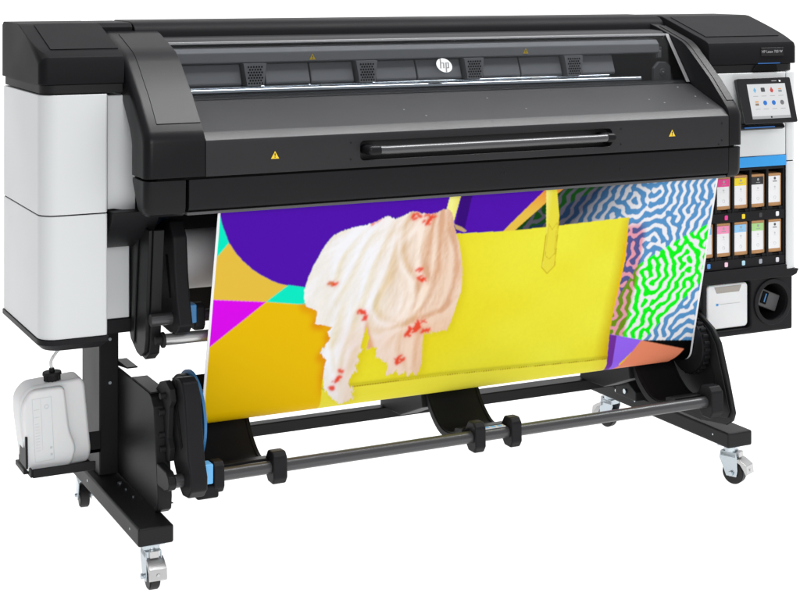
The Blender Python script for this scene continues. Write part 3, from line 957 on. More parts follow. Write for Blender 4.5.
box('status_light', 1.000, 1.120, 0.0405, 0.0435, 1.0955, 1.0990, 'led', ts, 0)
# nameplate
npl = box('nameplate', 1.112, 1.204, 0.0975, 0.101, 1.3215, 1.3475, 'gloss', PR, 0.0008)
bm = bmesh.new()
text_bm(bm, 'HP Latex 700 W', 0.0125, FRONT(1.156, 0.0971, 1.3345), 0.0002)
obj('nameplate_writing', bm, 'mark', npl, smooth=0)
bm = bmesh.new()
add_prism(bm, [(1.078, 1.272), (1.180, 1.272), (1.176, 1.2925), (1.092, 1.2925)], 0.0985, 0.1035, 'y')
fl = obj('finger_recess', bm, 'seam', PR, 0.001)
box('status_light', 1.100, 1.190, 0.0985, 0.1005, 1.2955, 1.2985, 'led', fl, 0)

# service box
sv = box('service_box', 0.880, 1.246, 0.102, 0.50, 0.425, 0.611, 'black', PR, 0.008, 3)
cb = bmesh.new()
add_prism(cb, rrect(0.900, 1.074, 0.446, 0.598, (0.012,) * 4), 0.05, 0.24, 'y')
add_cyl(cb, (1.160, 0.05, 0.522), (1.160, 0.24, 0.522), 0.060, seg=64)
bmesh.ops.recalc_face_normals(cb, faces=cb.faces[:])
sv.parent = None; sv.matrix_parent_inverse = Matrix.Identity(4)
cut(sv, cb)
sv.parent = PR; sv.matrix_parent_inverse = Matrix.Translation(-Vector(PR.location))
bm = bmesh.new()
add_ring(bm, (1.160, 0.1035, 0.522), (1.160, 0.096, 0.522), 0.075, 0.060, 64)
obj('dial_ring', bm, 'black', sv, 0.002)
bm = bmesh.new()
mx = Matrix.Translation((1.165, 0.0, 0.520)) @ Matrix.Rotation(R(22), 4, 'Y')
add_box(bm, -0.040, 0.040, 0.125, 0.20, -0.026, 0.030)
bm.transform(mx)
kn = obj('connector_block', bm, 'grey', sv, 0.004)
bm = bmesh.new()
add_box(bm, -0.034, -0.010, 0.121, 0.126, -0.016, 0.024)
bm.transform(mx); obj('connector_socket', bm, 'seam', kn, 0.002)
bm = bmesh.new()
add_box(bm, -0.024, -0.020, 0.119, 0.122, -0.010, 0.018)
bm.transform(mx); obj('connector_mark', bm, 'blue', kn)

# tray that carries the waste bottle
tr = bmesh.new()
add_box(tr, -1.200, -1.030, 0.262, 0.268, 0.238, 0.262)
add_box(tr, -1.206, -1.030, 0.268, 0.402, 0.240, 0.246)
add_box(tr, -1.206, -1.200, 0.262, 0.402, 0.240, 0.262)
add_prism(tr, [(0.272, 0.262), (0.278, 0.345), (0.345, 0.362), (0.352, 0.262)], -1.2165, -1.210, 'x')
add_box(tr, -1.034, -0.978, 0.402, 0.50, 0.240, 0.252)
add_box(tr, -1.206, -0.978, 0.402, 0.408, 0.240, 0.30)
add_box(tr, -1.2165, -1.200, 0.30, 0.402, 0.2395, 0.2525)
obj('bottle_tray', tr, 'frame', PR, 0.002)
ART = {
  'purple': [(-845,-83),(-790,-5),(-788,1),(-786,11),(-783,23),(-779,34),(-775,45),(-771,56),(-767,66),(-762,77),(-757,87),(-752,97),(-746,107),(-739,116),(-733,125),(-725,133),(-717,142),(-709,151),(-699,160),(-689,169),(-679,178),(-668,186),(-657,194),(-645,201),(-633,208),(-622,215),(-611,220),(-602,224),(-595,227),(-588,229),(-581,231),(-572,234),(-562,236),(-549,239),(-537,242),(-526,244),(-519,246),(-417,256),(-72,143),(99,132),(262,-7),(379,-102)],
  'mustard': [(-752,97),(-747,103),(-741,112),(-734,122),(-726,133),(-717,142),(-709,151),(-699,160),(-689,169),(-679,178),(-668,186),(-657,194),(-645,201),(-633,208),(-622,215),(-611,220),(-602,224),(-592,228),(-584,230),(-577,232),(-572,234),(-632,275),(-806,253),(-792,147)],
  'teal1': [(-814,-26),(-790,-5),(-775,45),(-752,97),(-792,147)],
  'teal2': [(-572,232),(-501,248),(-496,298),(-632,275)],
  'magenta': [(-806,251),(-632,275),(-807,409)],
  'stripe': [(74,139),(119,130),(215,51),(281,3),(319,-43),(267,-46),(91,119)],
  'pattern': [(119,130),(215,51),(281,3),(334,-58),(897,-75),(857,569),(497,505),(523,254),(516,116)],
  'dgreen1': [(119,130),(213,51),(246,23),(300,14),(305,48),(231,111)],
  'dgreen2': [(258,14),(295,-14),(415,-7),(404,14),(315,49),(286,66)],
  'green': [(462,491),(528,351),(572,274),(690,213),(736,191),(820,158),(878,136),(872,301),(807,368),(707,453),(633,527)],
  'violet': [(502,492),(633,527),(555,597),(677,871),(486,843)],
  'violetd': [(498,492),(529,500),(529,594),(524,781),(476,774)],
  'salmon': [(625,526),(796,574),(757,615),(677,871),(375,827)],
  'black': [(625,526),(862,552),(915,905),(638,865),(757,615),(796,574)],
  'bag': [(-154,121),(72,128),(223,127),(516,116),(510,259),(502,492),(524,848),(-438,770),(-444,526),(-383,294)],
  'strap': [(202,-50),(238,-48),(248,14),(267,95),(273,250),(251,273),(229,251),(230,148)],
  'strapl': [(-95,-67),(-56,-65),(-69,4),(-83,85),(-112,56),(-104,4)],
  'straplsh': [(-56,-65),(-18,-63),(-32,2),(-46,118),(-79,115),(-69,4)],
  'scarf': [(-524,254),(-524,252),(-523,249),(-522,243),(-519,232),(-516,219),(-511,203),(-503,184),(-493,163),(-484,145),(-477,130),(-469,119),(-461,109),(-453,101),(-444,96),(-433,91),(-422,87),(-409,84),(-396,81),(-382,79),(-367,78),(-354,76),(-343,73),(-334,71),(-325,67),(-314,63),(-304,58),(-294,55),(-286,57),(-278,62),(-270,65),(-260,63),(-250,60),(-240,56),(-232,52),(-225,48),(-216,46),(-208,47),(-198,51),(-188,54),(-174,56),(-160,57),(-146,57),(-134,53),(-123,48),(-113,46),(-105,48),(-98,53),(-92,60),(-88,71),(-84,85),(-81,97),(-78,105),(-75,112),(-72,122),(-66,135),(-59,151),(-53,168),(-48,187),(-43,207),(-39,227),(-36,248),(-34,270),(-33,289),(-34,303),(-37,315),(-40,328),(-44,346),(-48,365),(-53,382),(-57,396),(-62,409),(-71,417),(-88,421),(-109,420),(-126,420),(-134,419),(-139,417),(-141,425),(-141,451),(-138,486),(-137,515),(-140,532),(-145,542),(-149,547),(-155,546),(-160,539),(-164,533),(-175,547),(-190,530),(-201,544),(-216,524),(-227,538),(-249,532),(-243,502),(-287,473),(-286,451),(-318,445),(-312,415),(-325,378),(-333,419),(-337,440),(-330,449),(-344,460),(-336,479),(-350,495),(-339,509),(-359,525),(-363,548),(-342,569),(-353,577),(-339,594),(-380,613),(-414,578),(-438,551),(-443,502),(-438,467),(-460,445),(-432,402),(-443,386),(-429,369),(-482,355),(-479,317),(-514,299),(-522,275)],
  'scarfgap': [(-317,451),(-330,389),(-328,353),(-314,391),(-293,451)],
  'tassel': [(-82,94),(-55,105),(-37,118),(-46,121),(-73,110)],
  'stitch': [(-356,557),(-199,558),(-71,558),(507,574)],
  'fold1': [(-269,74),(-299,140),(-325,205),(-346,298),(-369,370)],
  'fold2': [(-236,68),(-257,128),(-279,230),(-309,302),(-319,375)],
  'fold3': [(-218,57),(-239,118),(-227,196),(-181,269),(-191,349),(-243,393)],
  'fold4': [(-126,67),(-124,169),(-130,274),(-166,346),(-223,401),(-262,442)],
  'fold5': [(-356,85),(-394,126),(-425,179),(-436,245)],
  'fold6': [(-314,80),(-351,129),(-390,220),(-428,296)],
  'fold7': [(-319,378),(-292,402),(-218,389),(-94,359),(-50,327)],
  'fold8': [(-96,105),(-67,188),(-65,280),(-94,359)],
  'fold9': [(-293,273),(-307,317),(-284,358),(-245,374)],
  'fold10': [(-370,295),(-373,384),(-396,460),(-392,563)],
  'fold11': [(-404,292),(-422,379),(-428,438),(-410,506)],
  'fold12': [(-216,408),(-223,462),(-191,521)],
  'fold13': [(-156,384),(-167,453),(-165,524)],
  'fold14': [(-168,111),(-174,200),(-144,263),(-163,316)],
  'fold15': [(-338,433),(-360,452),(-373,511)],
  'shade': [(475,60),(298,48),(201,87)],
  'reds': [(-199,62),(-162,61),(-169,82),(-325,67),(-442,241),(-168,249),(-177,224),(-345,331),(-334,353),(-173,400),(-155,387),(-133,410),(-190,417),(-207,488),(-212,500),(-391,505),(-404,534),(-393,523),(-411,554)],
  'oshade': [(-490,325),(-444,401),(-407,591)],
  'cc': [(-139,-11),(-309,272),(-227,310),(-358,237),(-94,232)],
  'pink': [(563,161),(558,289),(541,483)],
  'corner': [(828,8),(-790,0),(-783,612),(825,606)],
}
# ------------------------------------------------------------------ separate things
# waste bottle
wb = thing('waste_ink_bottle', 'milky white plastic bottle with black cap, on the tray by the left leg', 'bottle', (-1.12, 0.33, 0.246))
tilt = Matrix.Translation((-1.12, 0.33, 0.247)) @ Matrix.Rotation(R(-3.0), 4, 'Y')


def rpoly(pts, r, seg=5):
    out = []
    n = len(pts)
    for i in range(n):
        p, q, s = Vector(pts[i - 1]), Vector(pts[i]), Vector(pts[(i + 1) % n])
        a, b = (p - q).normalized(), (s - q).normalized()
        rr = min(r, (p - q).length * 0.45, (s - q).length * 0.45)
        A, B = q + a * rr, q + b * rr
        for k in range(seg + 1):
            t = k / seg
            v = A * (1 - t) ** 2 + q * 2 * t * (1 - t) + B * t * t
            out.append((v.x, v.y))
    return out


bm = bmesh.new()
main = rpoly([(-0.082, 0.0), (0.082, 0.0), (0.090, 0.03), (0.082, 0.215), (0.072, 0.232), (-0.070, 0.230), (-0.098, 0.200), (-0.100, 0.15), (-0.090, 0.03)], 0.020)
add_prism(bm, main, -0.030, 0.058, 'y')
bm.transform(tilt)
body = obj('bottle_body', bm, 'hdpe', wb, 0.010, 4)
bm = bmesh.new()
step = rpoly([(-0.090, 0.004), (0.030, 0.004), (0.046, 0.05), (0.030, 0.10), (0.022, 0.222), (-0.068, 0.224), (-0.094, 0.19), (-0.096, 0.15)], 0.016)
add_prism(bm, step, -0.048, -0.026, 'y')
bm.transform(tilt)
obj('bottle_front', bm, 'hdpe', body, 0.009, 4)
bm = bmesh.new()
# embossed label frame and marks
def lb(x0, x1, z0, z1):
    add_box(bm, x0, x1, -0.0486, -0.0480, z0, z1)
for (x0, x1, z0, z1) in ((-0.068, -0.067, 0.03, 0.20), (-0.017, -0.016, 0.03, 0.20), (-0.067, -0.017, 0.1995, 0.20), (-0.067, -0.017, 0.03, 0.0305), (-0.046, -0.0455, 0.06, 0.20),
                          (-0.064, -0.050, 0.17, 0.1705), (-0.064, -0.050, 0.15, 0.1505), (-0.026, -0.020, 0.06, 0.066), (-0.026, -0.020, 0.042, 0.048)):
    lb(x0, x1, z0, z1)
for k in range(10):
    lb(-0.063, -0.052, 0.06 + k * 0.008, 0.0605 + k * 0.008)
add_ring(bm, (-0.030, -0.0486, 0.175), (-0.030, -0.0480, 0.175), 0.0060, 0.0045, 24)
bm.transform(tilt)
obj('label_print', bm, 'hdpe2', body)
bm = bmesh.new()
add_cyl(bm, (0.0, 0.0, 0.228), (0.0, 0.0, 0.246), 0.021, 0.021, seg=32)
add_cyl(bm, (0.0, 0.0, 0.246), (0.0, 0.0, 0.254), 0.026, 0.025, seg=32)
add_cyl(bm, (0.0, 0.0, 0.254), (0.0, 0.0, 0.264), 0.008, 0.007, seg=20)
for k in range(14):
    t = 2 * math.pi * k / 14
    add_box(bm, 0.021 * math.cos(t) - 0.002, 0.021 * math.cos(t) + 0.002, 0.021 * math.sin(t) - 0.002, 0.021 * math.sin(t) + 0.002, 0.229, 0.245)
bm.transform(tilt)
capo = obj('bottle_cap', bm, 'deep', wb, 0.001)
capp = tilt @ Vector((0, 0, 0.262))
bm = bmesh.new()
add_tube(bm, spline([capp, capp + Vector((0.002, 0.01, 0.022)), (-1.095, 0.37, 0.560), (-1.05, 0.40, 0.592), (-1.015, 0.42, 0.598), (-0.995, 0.43, 0.597)], 8), 0.0045, 12)
tubem = mat('clear_tube', (0.80, 0.82, 0.84), 0.15, spec=0.6, alpha=0.55)
obj('drain_tube', bm, tubem, wb)
bm = bmesh.new()
add_cyl(bm, (-0.998, 0.43, 0.597), (-0.981, 0.435, 0.597), 0.008, seg=16)
obj('tube_fitting', bm, 'deep', wb)

# supply roll
bm = bmesh.new()
add_ring(bm, (-0.812, 0.285, 0.785), (0.835, 0.285, 0.785), 0.082, 0.040, 96)
mr = obj('media_roll', bm, 'paper', None, 0.001)
tag(mr, 'white roll of blank media hanging under the printer behind the print', 'paper roll')
core = bmesh.new()
add_ring(core, (-0.8135, 0.285, 0.785), (0.8365, 0.285, 0.785), 0.0395, 0.034, 48)
obj('roll_core', core, 'kraft', mr)

# waste tank in the service box
wt = thing('waste_cartridge', 'translucent white square tank with rounded corners, in the box below the ink bay', 'tank', (0.987, 0.15, 0.45))
bm = bmesh.new()
add_prism(bm, rrect(0.905, 1.067, 0.451, 0.593, (0.014,) * 4), 0.109, 0.235, 'y')
wtb = obj('tank_body', bm, 'hdpe', wt, 0.006, 3)
bm = bmesh.new()
add_prism(bm, [(0.932, 0.586), (1.040, 0.586), (1.030, 0.566), (0.942, 0.566)], 0.1075, 0.1095, 'y')
obj('ink_window', bm, mat('stained_window', (0.34, 0.31, 0.28), 0.5, grain=0.5, gscale=80), wtb)
bm = bmesh.new()
add_box(bm, 0.942, 1.035, 0.1080, 0.1092, 0.5290, 0.5300)
obj('mould_line', bm, 'lightmark', wtb)
bm = bmesh.new()
add_box(bm, 0.940, 0.947, 0.1073, 0.1090, 0.526, 0.533)
obj('printed_mark', bm, 'stripe', wtb)

# ink cartridges
bands = [[('cyan', (40, 165, 225)), ('magenta', (226, 60, 140)), ('yellow', (232, 205, 10)), ('black', (30, 30, 32)), ('plain white', None)],
         [('light blue', (125, 190, 235)), ('pink', (236, 140, 180)), ('pale cyan', (140, 195, 235)), ('light green', (165, 210, 135)), ('plain white', None)]]
lab = [['upper row ink cartridge with a cyan band, beside the print edge', 'upper row ink cartridge with a magenta band', 'ink cartridge with a bright yellow band', 'ink cartridge with a black band', 'upper row ink cartridge with no colour band, at the right end'],
       ['lower row ink cartridge with a mid blue band, half hidden by the print', 'lower row ink cartridge with a pale pink band', 'lower row ink cartridge with a pale cyan band, between pink and green', 'ink cartridge with a light green band', 'lower row ink cartridge with no colour band, at the right end']]


def cartridge(label):
    t = thing('ink_cartridge', label, 'ink cartridge', (0, 0, 0), 'ink cartridges in the two-row bay')
    bm = bmesh.new()
    add_prism(bm, rrect(-0.0275, 0.0275, 0.0, 0.107, (0.003,) * 4, 3), 0.0, 0.075, 'y')
    a = obj('carton', bm, 'kraft', t, 0.002)
    return t, a


def mk(name, pts, y0, y1, m, parent):
    bm = bmesh.new(); add_prism(bm, pts, y0, y1, 'y'); return obj(name, bm, m, parent)


for rr in (0, 1):
    for k in range(5):
        t, a = cartridge(lab[rr][k])
        # one small label sheet per cartridge, its colour band and the printed marks
        b = mk('label_sheet', rrect(-0.0265, 0.0215, 0.012, 0.097 if bands[rr][k][1] else 0.098, (0.001,) * 4, 2), -0.0008, 0.0002, 'label', a)
        if bands[rr][k][1]:
            mk('colour_band', rrect(-0.0265, 0.0215, 0.074, 0.0985, (0.0005,) * 4, 2), -0.0014, -0.0008, colmat('band_colour', *bands[rr][k][1]), b)
        ink = 'badge' if bands[rr][k][1] else 'grey'
        bm = bmesh.new()
        add_cyl(bm, (0.0, -0.0020, 0.090), (0.0, -0.0012, 0.090), 0.0042, seg=20)
        add_box(bm, -0.008, 0.008, -0.0020, -0.0012, 0.0795, 0.0815)
        obj('printed_mark', bm, ink, b)
        bm = bmesh.new()
        add_cyl(bm, (0.0, -0.0014, 0.062), (0.0, -0.0008, 0.062), 0.0032, seg=16)
        add_ring(bm, (0.0, -0.0014, 0.028), (0.0, -0.0008, 0.028), 0.0052, 0.0043, 20)
        add_box(bm, -0.0045, 0.0045, -0.0014, -0.0008, 0.0545, 0.0552)
        obj('printed_mark', bm, 'lightmark', b)
        t.location = (cols[k] + 0.0350, 0.1135, 0.8305 if rr == 0 else 0.6805)

# ------------------------------------------------------------------ the printed sheet
SY0, SZ0, SY1, SZ1 = -0.045, 0.970, 0.094, 0.374
dl = math.hypot(SY1 - SY0, SZ1 - SZ0)
dy, dz = (SY1 - SY0) / dl, (SZ1 - SZ0) / dl
rad = 0.046
# flat part runs to a point tangent to the take-up core, then wraps under and behind it
s_t = 0.584
ty, tz = SY0 + dy * s_t, SZ0 + dz * s_t
cy_, cz_ = ty - dz * rad, tz + dy * rad          # core centre, behind the sheet
NX, NS = 1010, 470
SX0, SX1 = -0.7895, 0.8285
S_TOT = s_t + rad * R(215)
xs = np.linspace(SX0, SX1, NX)
ss = np.linspace(-0.012, S_TOT, NS)
a0 = math.atan2(tz - cz_, ty - cy_)
Yp = np.where(ss <= s_t, SY0 + dy * ss, 0); Zp = np.where(ss <= s_t, SZ0 + dz * ss, 0)
ang = a0 + (ss - s_t) / rad
Yp = np.where(ss > s_t, cy_ + rad * np.cos(ang), Yp); Zp = np.where(ss > s_t, cz_ + rad * np.sin(ang), Zp)
# where the straight sheet would end on the picture plane (used to lay out the art)
bow = 0.0022 * np.sin(xs * 7.0 + 1.0)[None, :] * np.clip(ss / 0.5, 0, 1)[:, None] * (ss < s_t + 0.4)[:, None]
V = np.zeros((NS, NX, 3), dtype=np.float32)
V[..., 0] = xs[None, :]
V[..., 1] = Yp[:, None] + bow * np.clip((s_t - ss) / 0.1, 0, 1)[:, None]
V[..., 2] = Zp[:, None]


def inside(poly, X, Y):
    r = np.zeros(X.shape, bool)
    n = len(poly)
    for i in range(n):
        x1, y1 = poly[i]; x2, y2 = poly[(i + 1) % n]
        if y1 == y2: continue
        c = ((y1 > Y) != (y2 > Y)) & (X < (x2 - x1) * (Y - y1) / (y2 - y1) + x1)
        r ^= c
    return r


def vnoise(X, Y, seed):
    """smooth value noise"""
    rg = np.random.RandomState(seed); G = rg.rand(64, 64)
    xi, yi = np.floor(X).astype(int), np.floor(Y).astype(int)
    fx, fy = X - xi, Y - yi
    fx, fy = fx * fx * (3 - 2 * fx), fy * fy * (3 - 2 * fy)
    g = lambda a, b: G[a % 64, b % 64]
    return (g(xi, yi) * (1 - fx) + g(xi + 1, yi) * fx) * (1 - fy) + (g(xi, yi + 1) * (1 - fx) + g(xi + 1, yi + 1) * fx) * fy


def lab_pattern(nx, ny, wl, seed, theta):
    """labyrinth stripes grown from noise with a ring-shaped band filter"""
    rg = np.random.RandomState(seed)
    u = rg.randn(ny, nx)
    ky = np.fft.fftfreq(ny)[:, None]; kx = np.fft.fftfreq(nx)[None, :]
    k = np.hypot(kx, ky); k0 = 1.0 / wl
    an = np.arctan2(ky, kx)
    F = np.exp(-((k - k0) / (0.26 * k0)) ** 2) * (0.97 + 0.03 * np.cos(2 * (an - theta)))
    for _ in range(12):
        u = np.real(np.fft.ifft2(np.fft.fft2(u) * F)); u /= u.std() + 1e-9
        u = np.tanh(u * 2.2)
    lp = np.exp(-(k / (1.9 * k0)) ** 2)
    u = np.real(np.fft.ifft2(np.fft.fft2(u) * lp)); u /= u.std()
    # zigzag: the lines wander from side to side
    ii, jj = np.mgrid[0:ny, 0:nx]
    tri = lambda t: np.abs((t % 1.0) * 2 - 1) * 2 - 1
    jj2 = (jj + 0.17 * wl * tri(ii / (1.35 * wl) + 0.15 * np.sin(jj / 60.0))) % nx
    ii2 = (ii + 0.13 * wl * tri(jj / (1.5 * wl) + 0.2 * np.sin(ii / 50.0))) % ny
    a, b = np.floor(jj2).astype(int), np.floor(ii2).astype(int)
    fa, fb = jj2 - a, ii2 - b
    g = lambda y, x: u[y % ny, x % nx]
    return (g(b, a) * (1 - fa) + g(b, a + 1) * fa) * (1 - fb) + (g(b + 1, a) * (1 - fa) + g(b + 1, a + 1) * fa) * fb


XM, SM = np.meshgrid(xs * 1000.0, ss * 1000.0)      # millimetres
lin = lambda r, g, b: np.array(srgb(r, g, b)[:3])
col = np.zeros((NS, NX, 3)); col[:] = lin(228, 184, 0)
# warp a little in the oranges for print softness
def fill(name, rgb):
    m = inside(ART[name], XM, SM); col[m] = lin(*rgb); return m
fill('purple', (76, 8, 168)); fill('mustard', (224, 186, 62)); fill('teal1', (0, 228, 190)); fill('teal2', (0, 228, 190)); fill('magenta', (214, 0, 230))
# labyrinth ground
pm = inside(ART['pattern'], XM, SM)
pat = lab_pattern(NX, NS, 0.0285 / ((SX1 - SX0) / NX), 11, R(20))
white_line = pat > 0.34
gm_ = inside(ART['green'], XM, SM)
base = np.where(gm_[..., None], lin(0, 238, 20), lin(84, 144, 196))
base = np.where(white_line[..., None], lin(232, 232, 236), base)
# the picture's own vignette behind the bag
dark = np.clip((640 - XM - 0.9 * SM) / 230, 0, 1) * np.clip((260 - SM) / 120, 0, 1)
dg_ = inside(ART['dgreen1'], XM, SM) | inside(ART['dgreen2'], XM, SM)
dcol = np.where(white_line[..., None], lin(74, 72, 84), np.where(dg_[..., None], lin(4, 62, 8), lin(18, 42, 70)))
base = base * (1 - dark[..., None]) + dcol * dark[..., None]
bx = np.interp(SM, [60, 161, 289, 483, 620], [572, 556, 552, 530, 524])
pk = np.clip(1 - (XM - bx) / 34, 0, 1) * np.clip((SM - 130) / 50, 0, 1)
pcol = np.where(white_line[..., None], lin(224, 150, 166), np.where(gm_[..., None], lin(104, 140, 20), lin(80, 84, 140)))
pk = np.clip(pk * 2.2, 0, 1)
base = base * (1 - pk[..., None]) + pcol * pk[..., None]
col[pm] = base[pm]
stm = inside(ART['stripe'], XM, SM); col[stm] = (lin(226, 186, 70) * np.clip((SM[stm] - 20) / 60, 0, 1)[:, None] + lin(232, 150, 60) * (1 - np.clip((SM[stm] - 20) / 60, 0, 1))[:, None])
fill('black', (2, 2, 3)); fill('salmon', (230, 136, 102)); fill('violet', (146, 98, 236)); fill('violetd', (110, 44, 150)); fill('salmon', (230, 136, 102))
fill('straplsh', (52, 0, 118))
# soft orange print shadow left of the scarf
# tote bag
bgm = inside(ART['bag'], XM, SM)
edge = np.clip(1 - (bx - 22 - XM) / 55, 0, 1)
n1 = vnoise(XM / 150, SM / 90, 3); n2 = vnoise(XM / 6, SM / 6, 4)
t1 = np.clip(0.30 * n1 + 0.35 * np.clip((260 - XM) / 380, 0, 1) + 0.12, 0, 1)
bag = lin(234, 232, 66) * (1 - t1[..., None]) + lin(226, 206, 0) * t1[..., None]
bag = bag * (1 - 0.92 * edge[..., None]) + lin(200, 164, 0) * (0.92 * edge)[..., None]
low_band = SM > np.interp(XM, [-417 - 200, 520], [556, 556])
bag = bag * (0.975 + 0.035 * n2[..., None])
sl = np.array(ART['stitch'], float)
sy = np.interp(XM, sl[:, 0], sl[:, 1])
below = SM > sy
bag = np.where(below[..., None], bag * 0.35 + lin(232, 222, 70) * 0.65, bag)
st_ = (np.abs(SM - sy) < 1.3) & ((XM % 8) < 5.5) & (XM > sl[0, 0])
bag[st_] = lin(150, 120, 0)
fold = np.exp(-((SM - sy + 6) / 5) ** 2) * 0.25
bag = bag * (1 - fold[..., None])
col[bgm] = bag[bgm]
for nm in ('strap', 'strapl'):
    mk_ = inside(ART[nm], XM, SM)
    xa = ART[nm][0][0]
    v = np.clip((XM - xa) / 34, 0, 1)
    c_ = lin(240, 236, 140)[None, None] * (1 - v[..., None]) + lin(226, 214, 60)[None, None] * v[..., None]
    col[mk_] = c_[mk_]


def line(pts, w, rgb, dash=None):
    for (x1, y1), (x2, y2) in zip(pts, pts[1:]):
        L2 = (x2 - x1) ** 2 + (y2 - y1) ** 2
        t = np.clip(((XM - x1) * (x2 - x1) + (SM - y1) * (y2 - y1)) / L2, 0, 1)
        d = np.hypot(XM - x1 - t * (x2 - x1), SM - y1 - t * (y2 - y1))
        m = d < w
        if dash: m &= ((t * math.sqrt(L2)) % dash) < dash * 0.6
        col[m] = lin(*rgb)


sp = ART['strap']
line([sp[7], sp[6], sp[5], sp[4], sp[3]], 1.2, (190, 160, 10))
cxs = (sp[7][0] + sp[3][0]) / 2
line([(sp[7][0] + 5, 118), (cxs, 136), (sp[3][0] - 4, 114)], 1.0, (180, 150, 10), 5)
line([(sp[7][0] + 5, 118), (sp[6][0] + 7, 215), (sp[5][0], 228), (sp[4][0] - 6, 212), (sp[3][0] - 4, 114)], 0.9, (186, 156, 10), 5)
# scarf: pale crumpled cloth with folds and red marks


def blur(m, s):
    ky = np.fft.fftfreq(m.shape[0])[:, None]; kx = np.fft.fftfreq(m.shape[1])[None, :]
    return np.real(np.fft.ifft2(np.fft.fft2(m.astype(float)) * np.exp(-2 * (math.pi * s) ** 2 * (kx ** 2 + ky ** 2))))


soft = blur(inside([(x - 12, y + 12) for x, y in ART['scarf']], XM, SM), 5) * ~bgm * (SM > 290)
soft = np.clip(soft * (0.45 + 0.5 * vnoise(XM / 34, SM / 40, 21)), 0, 1)[..., None] * 0.8
col = col * (1 - soft) + lin(216, 118, 0) * soft
soft = blur(inside([(x + 14, y + 8) for x, y in ART['scarf']], XM, SM), 7)[..., None] * bgm[..., None] * 0.35
col = col * (1 - soft) + lin(196, 164, 0) * soft
sc = inside([(x + 0, y) for x, y in ART['scarf']], XM + 2 * (vnoise(XM / 6, SM / 6, 7) - 0.5), SM + 4 * (vnoise(XM / 2.6, SM / 30, 8) - 0.5) * (1 + 2.6 * (SM > 380)))
cx0, cy0 = -130.0, -60.0
an = np.arctan2(SM - cy0, XM - cx0); rr_ = np.hypot(XM - cx0, SM - cy0)
w1 = vnoise(XM / 60 + 9, SM / 80, 31)
H = 1.0 * vnoise(an * 4 + 30 + 0.9 * w1, rr_ / 150 + 5, 32) + 0.30 * vnoise(an * 10 + 60 + 1.4 * w1, rr_ / 100, 33) + 0.04 * vnoise(XM / 7, SM / 12, 35)
g = np.gradient(H, axis=1) * 0.8 + np.gradient(H, axis=0) * 0.6
g = g / (np.abs(g[sc]).mean() + 1e-9)
sh = np.clip(0.24 - 0.10 * g + 0.25 * (0.75 - H), 0, 1)
# hand-placed folds: a soft dark valley with a light crest beside it
for name in [k for k in ART if k.startswith('fold')]:
    pts = [tuple(v)[:2] for v in spline([(x, y, 0) for x, y in ART[name]], 5)]
    dmin = np.full(XM.shape, 1e9); side = np.zeros(XM.shape); along = np.zeros(XM.shape)
    for q_, ((x1, y1), (x2, y2)) in enumerate(zip(pts, pts[1:])):
        L2 = (x2 - x1) ** 2 + (y2 - y1) ** 2 + 1e-9
        t = np.clip(((XM - x1) * (x2 - x1) + (SM - y1) * (y2 - y1)) / L2, 0, 1)
        ddx, ddy = XM - x1 - t * (x2 - x1), SM - y1 - t * (y2 - y1)
        d = np.hypot(ddx, ddy); m = d < dmin
        dmin[m] = d[m]; side[m] = np.sign(ddx * (y2 - y1) - ddy * (x2 - x1))[m]; along[m] = (q_ + t[m]) / len(pts)
    sd = dmin * side
    taper = np.sin(np.clip(along, 0.03, 0.97) * math.pi) ** 0.5
    wv = 9 + 5 * w1
    sh = sh + taper * (0.55 * np.exp(-((sd - 3) / wv) ** 2) * (sd > -9) - 0.38 * np.exp(-((sd + 8) / (wv * 1.1)) ** 2))
sh = np.clip(sh, 0, 1)
right = np.clip((XM + 340) / 190, 0, 1)
lite = lin(238, 238, 242) * (1 - right[..., None]) + lin(244, 226, 208) * right[..., None]
darkc = lin(222, 206, 164) * (1 - right[..., None]) + lin(214, 168, 136) * right[..., None]
shr = np.clip(sh * (0.85 + 0.35 * right) + 0.34 * np.clip((XM + 175) / 70, 0, 1), 0, 1)
cloth = lite * (1 - shr[..., None]) + darkc * shr[..., None]
gp_ = blur(inside(ART['scarfgap'], XM, SM), 2.5)[..., None] * 0.8
cloth = cloth * (1 - gp_) + lin(214, 140, 60) * gp_
weave = 0.03 * (vnoise(XM / 2.2, SM / 2.2, 41) - 0.5) + 0.10 * (vnoise(an * 60 + 90, rr_ / 26, 42) - 0.5) * (0.4 + sh)
cloth = cloth * (1 + weave[..., None])
# rosy lower hanging folds
low_f = np.clip((SM - 330) / 90, 0, 1) * np.clip((XM + 420) / 60, 0, 1)
cloth = cloth * (1 - 0.35 * low_f[..., None]) + lin(222, 168, 124) * (0.35 * low_f[..., None])
col[sc] = cloth[sc]
tsl = inside(ART['tassel'], XM, SM); col[tsl] = lin(190, 160, 110)
rg = np.random.RandomState(5)
redm = np.zeros(XM.shape)
for (rx, ry), w in zip(ART['reds'], (16, 15, 12, 12, 12, 14, 9, 11, 9, 17, 16, 12, 10, 13, 9, 9, 9, 7, 9)):
    for _ in range(7):
        ox, oy = rx + rg.uniform(-w, w), ry + rg.uniform(-w * .6, w * .6)
        th = rg.uniform(0.2, 1.1) * (1 if rg.rand() > .3 else -1); L = rg.uniform(.4, 1.0) * w * .9; ww = rg.uniform(2.0, 5.2)
        dxx, dyy = XM - ox, SM - oy
        a_ = dxx * math.cos(th) + dyy * math.sin(-th); b_ = dxx * math.sin(th) + dyy * math.cos(th)
        m = ((a_ / L) ** 2 + (b_ / ww) ** 2 < 1) & sc
        redm[m] = 1
redm = (0.65 * blur(redm, 1.1) + 0.5 * blur(redm, 4))[..., None].clip(0, 0.95) * sc[..., None]
rc = np.where((XM > -440)[..., None], lin(226, 56, 16), lin(210, 104, 40))
col = col * (1 - redm) + rc * redm
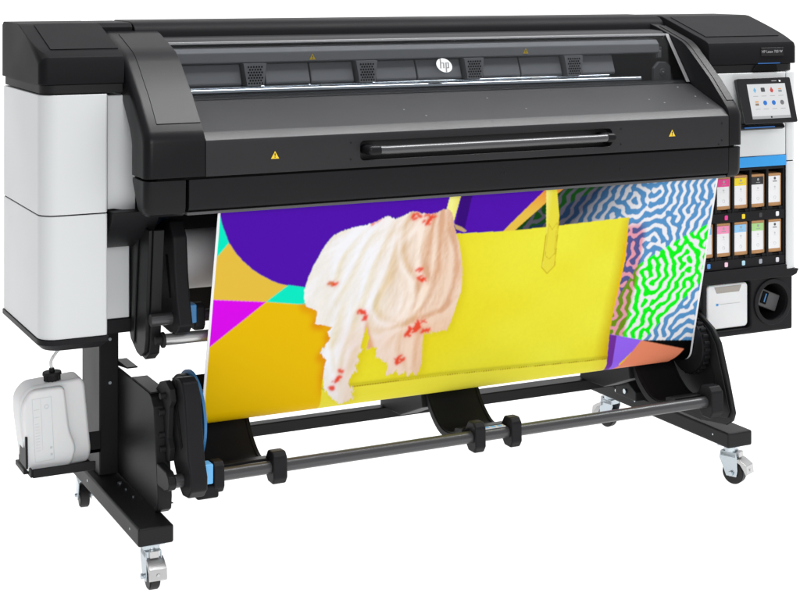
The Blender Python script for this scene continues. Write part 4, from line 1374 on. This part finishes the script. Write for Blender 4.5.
# white margins on both edges
for _ in range(1):
    k1 = col.copy(); k1[1:-1] = (col[:-2] + 2 * col[1:-1] + col[2:]) / 4
    col = k1.copy(); col[:, 1:-1] = (k1[:, :-2] + 2 * k1[:, 1:-1] + k1[:, 2:]) / 4
mg = (XM < SX0 * 1000 + 7) | (XM > SX1 * 1000 - 7)
col[mg] = lin(238, 238, 240)

me = bpy.data.meshes.new('printed_sheet')
me.vertices.add(NS * NX)
me.vertices.foreach_set('co', V.reshape(-1))
idx = np.arange(NS * NX).reshape(NS, NX)
q = np.stack([idx[:-1, :-1], idx[1:, :-1], idx[1:, 1:], idx[:-1, 1:]], -1).reshape(-1, 4)
me.loops.add(q.size); me.polygons.add(len(q))
me.loops.foreach_set('vertex_index', q.reshape(-1).astype(np.int32))
me.polygons.foreach_set('loop_start', (np.arange(len(q)) * 4).astype(np.int32))
me.update(calc_edges=True)
me.polygons.foreach_set('use_smooth', np.ones(len(q), bool))
ca = me.color_attributes.new('print', 'FLOAT_COLOR', 'POINT')
rgba = np.ones((NS * NX, 4), np.float32); rgba[:, :3] = np.clip(col.reshape(-1, 3), 0, 1) * 0.86
ca.data.foreach_set('color', rgba.reshape(-1))
pm_ = mat('printed_vinyl', (1, 1, 1), 0.45, spec=0.04)
nt = pm_.node_tree
at = nt.nodes.new('ShaderNodeAttribute'); at.attribute_name = 'print'
geo = nt.nodes.new('ShaderNodeNewGeometry')
mixc = nt.nodes.new('ShaderNodeMix'); mixc.data_type = 'RGBA'
mixc.inputs['B'].default_value = (0.8, 0.8, 0.8, 1)
nt.links.new(geo.outputs['Backfacing'], mixc.inputs['Factor'])
nt.links.new(at.outputs['Color'], mixc.inputs['A'])
nt.links.new(mixc.outputs['Result'], nt.nodes['Principled BSDF'].inputs['Base Color'])
me.materials.append(pm_)
me.validate()
sheet = bpy.data.objects.new('printed_sheet', me)
C.objects.link(sheet)
so = sheet.modifiers.new('thickness', 'SOLIDIFY'); so.thickness = 0.0008; so.offset = 1
tag(sheet, 'colourful printed sheet showing a yellow tote bag and scarf, hanging from the printer', 'print')
bm = bmesh.new()
add_ring(bm, (-0.798, cy_, cz_), (0.80, cy_, cz_), rad - 0.003, rad - 0.009, 64)
cr_ = obj('take_up_core', bm, 'kraft', None)
tag(cr_, 'cardboard tube that the colourful print winds onto', 'tube')
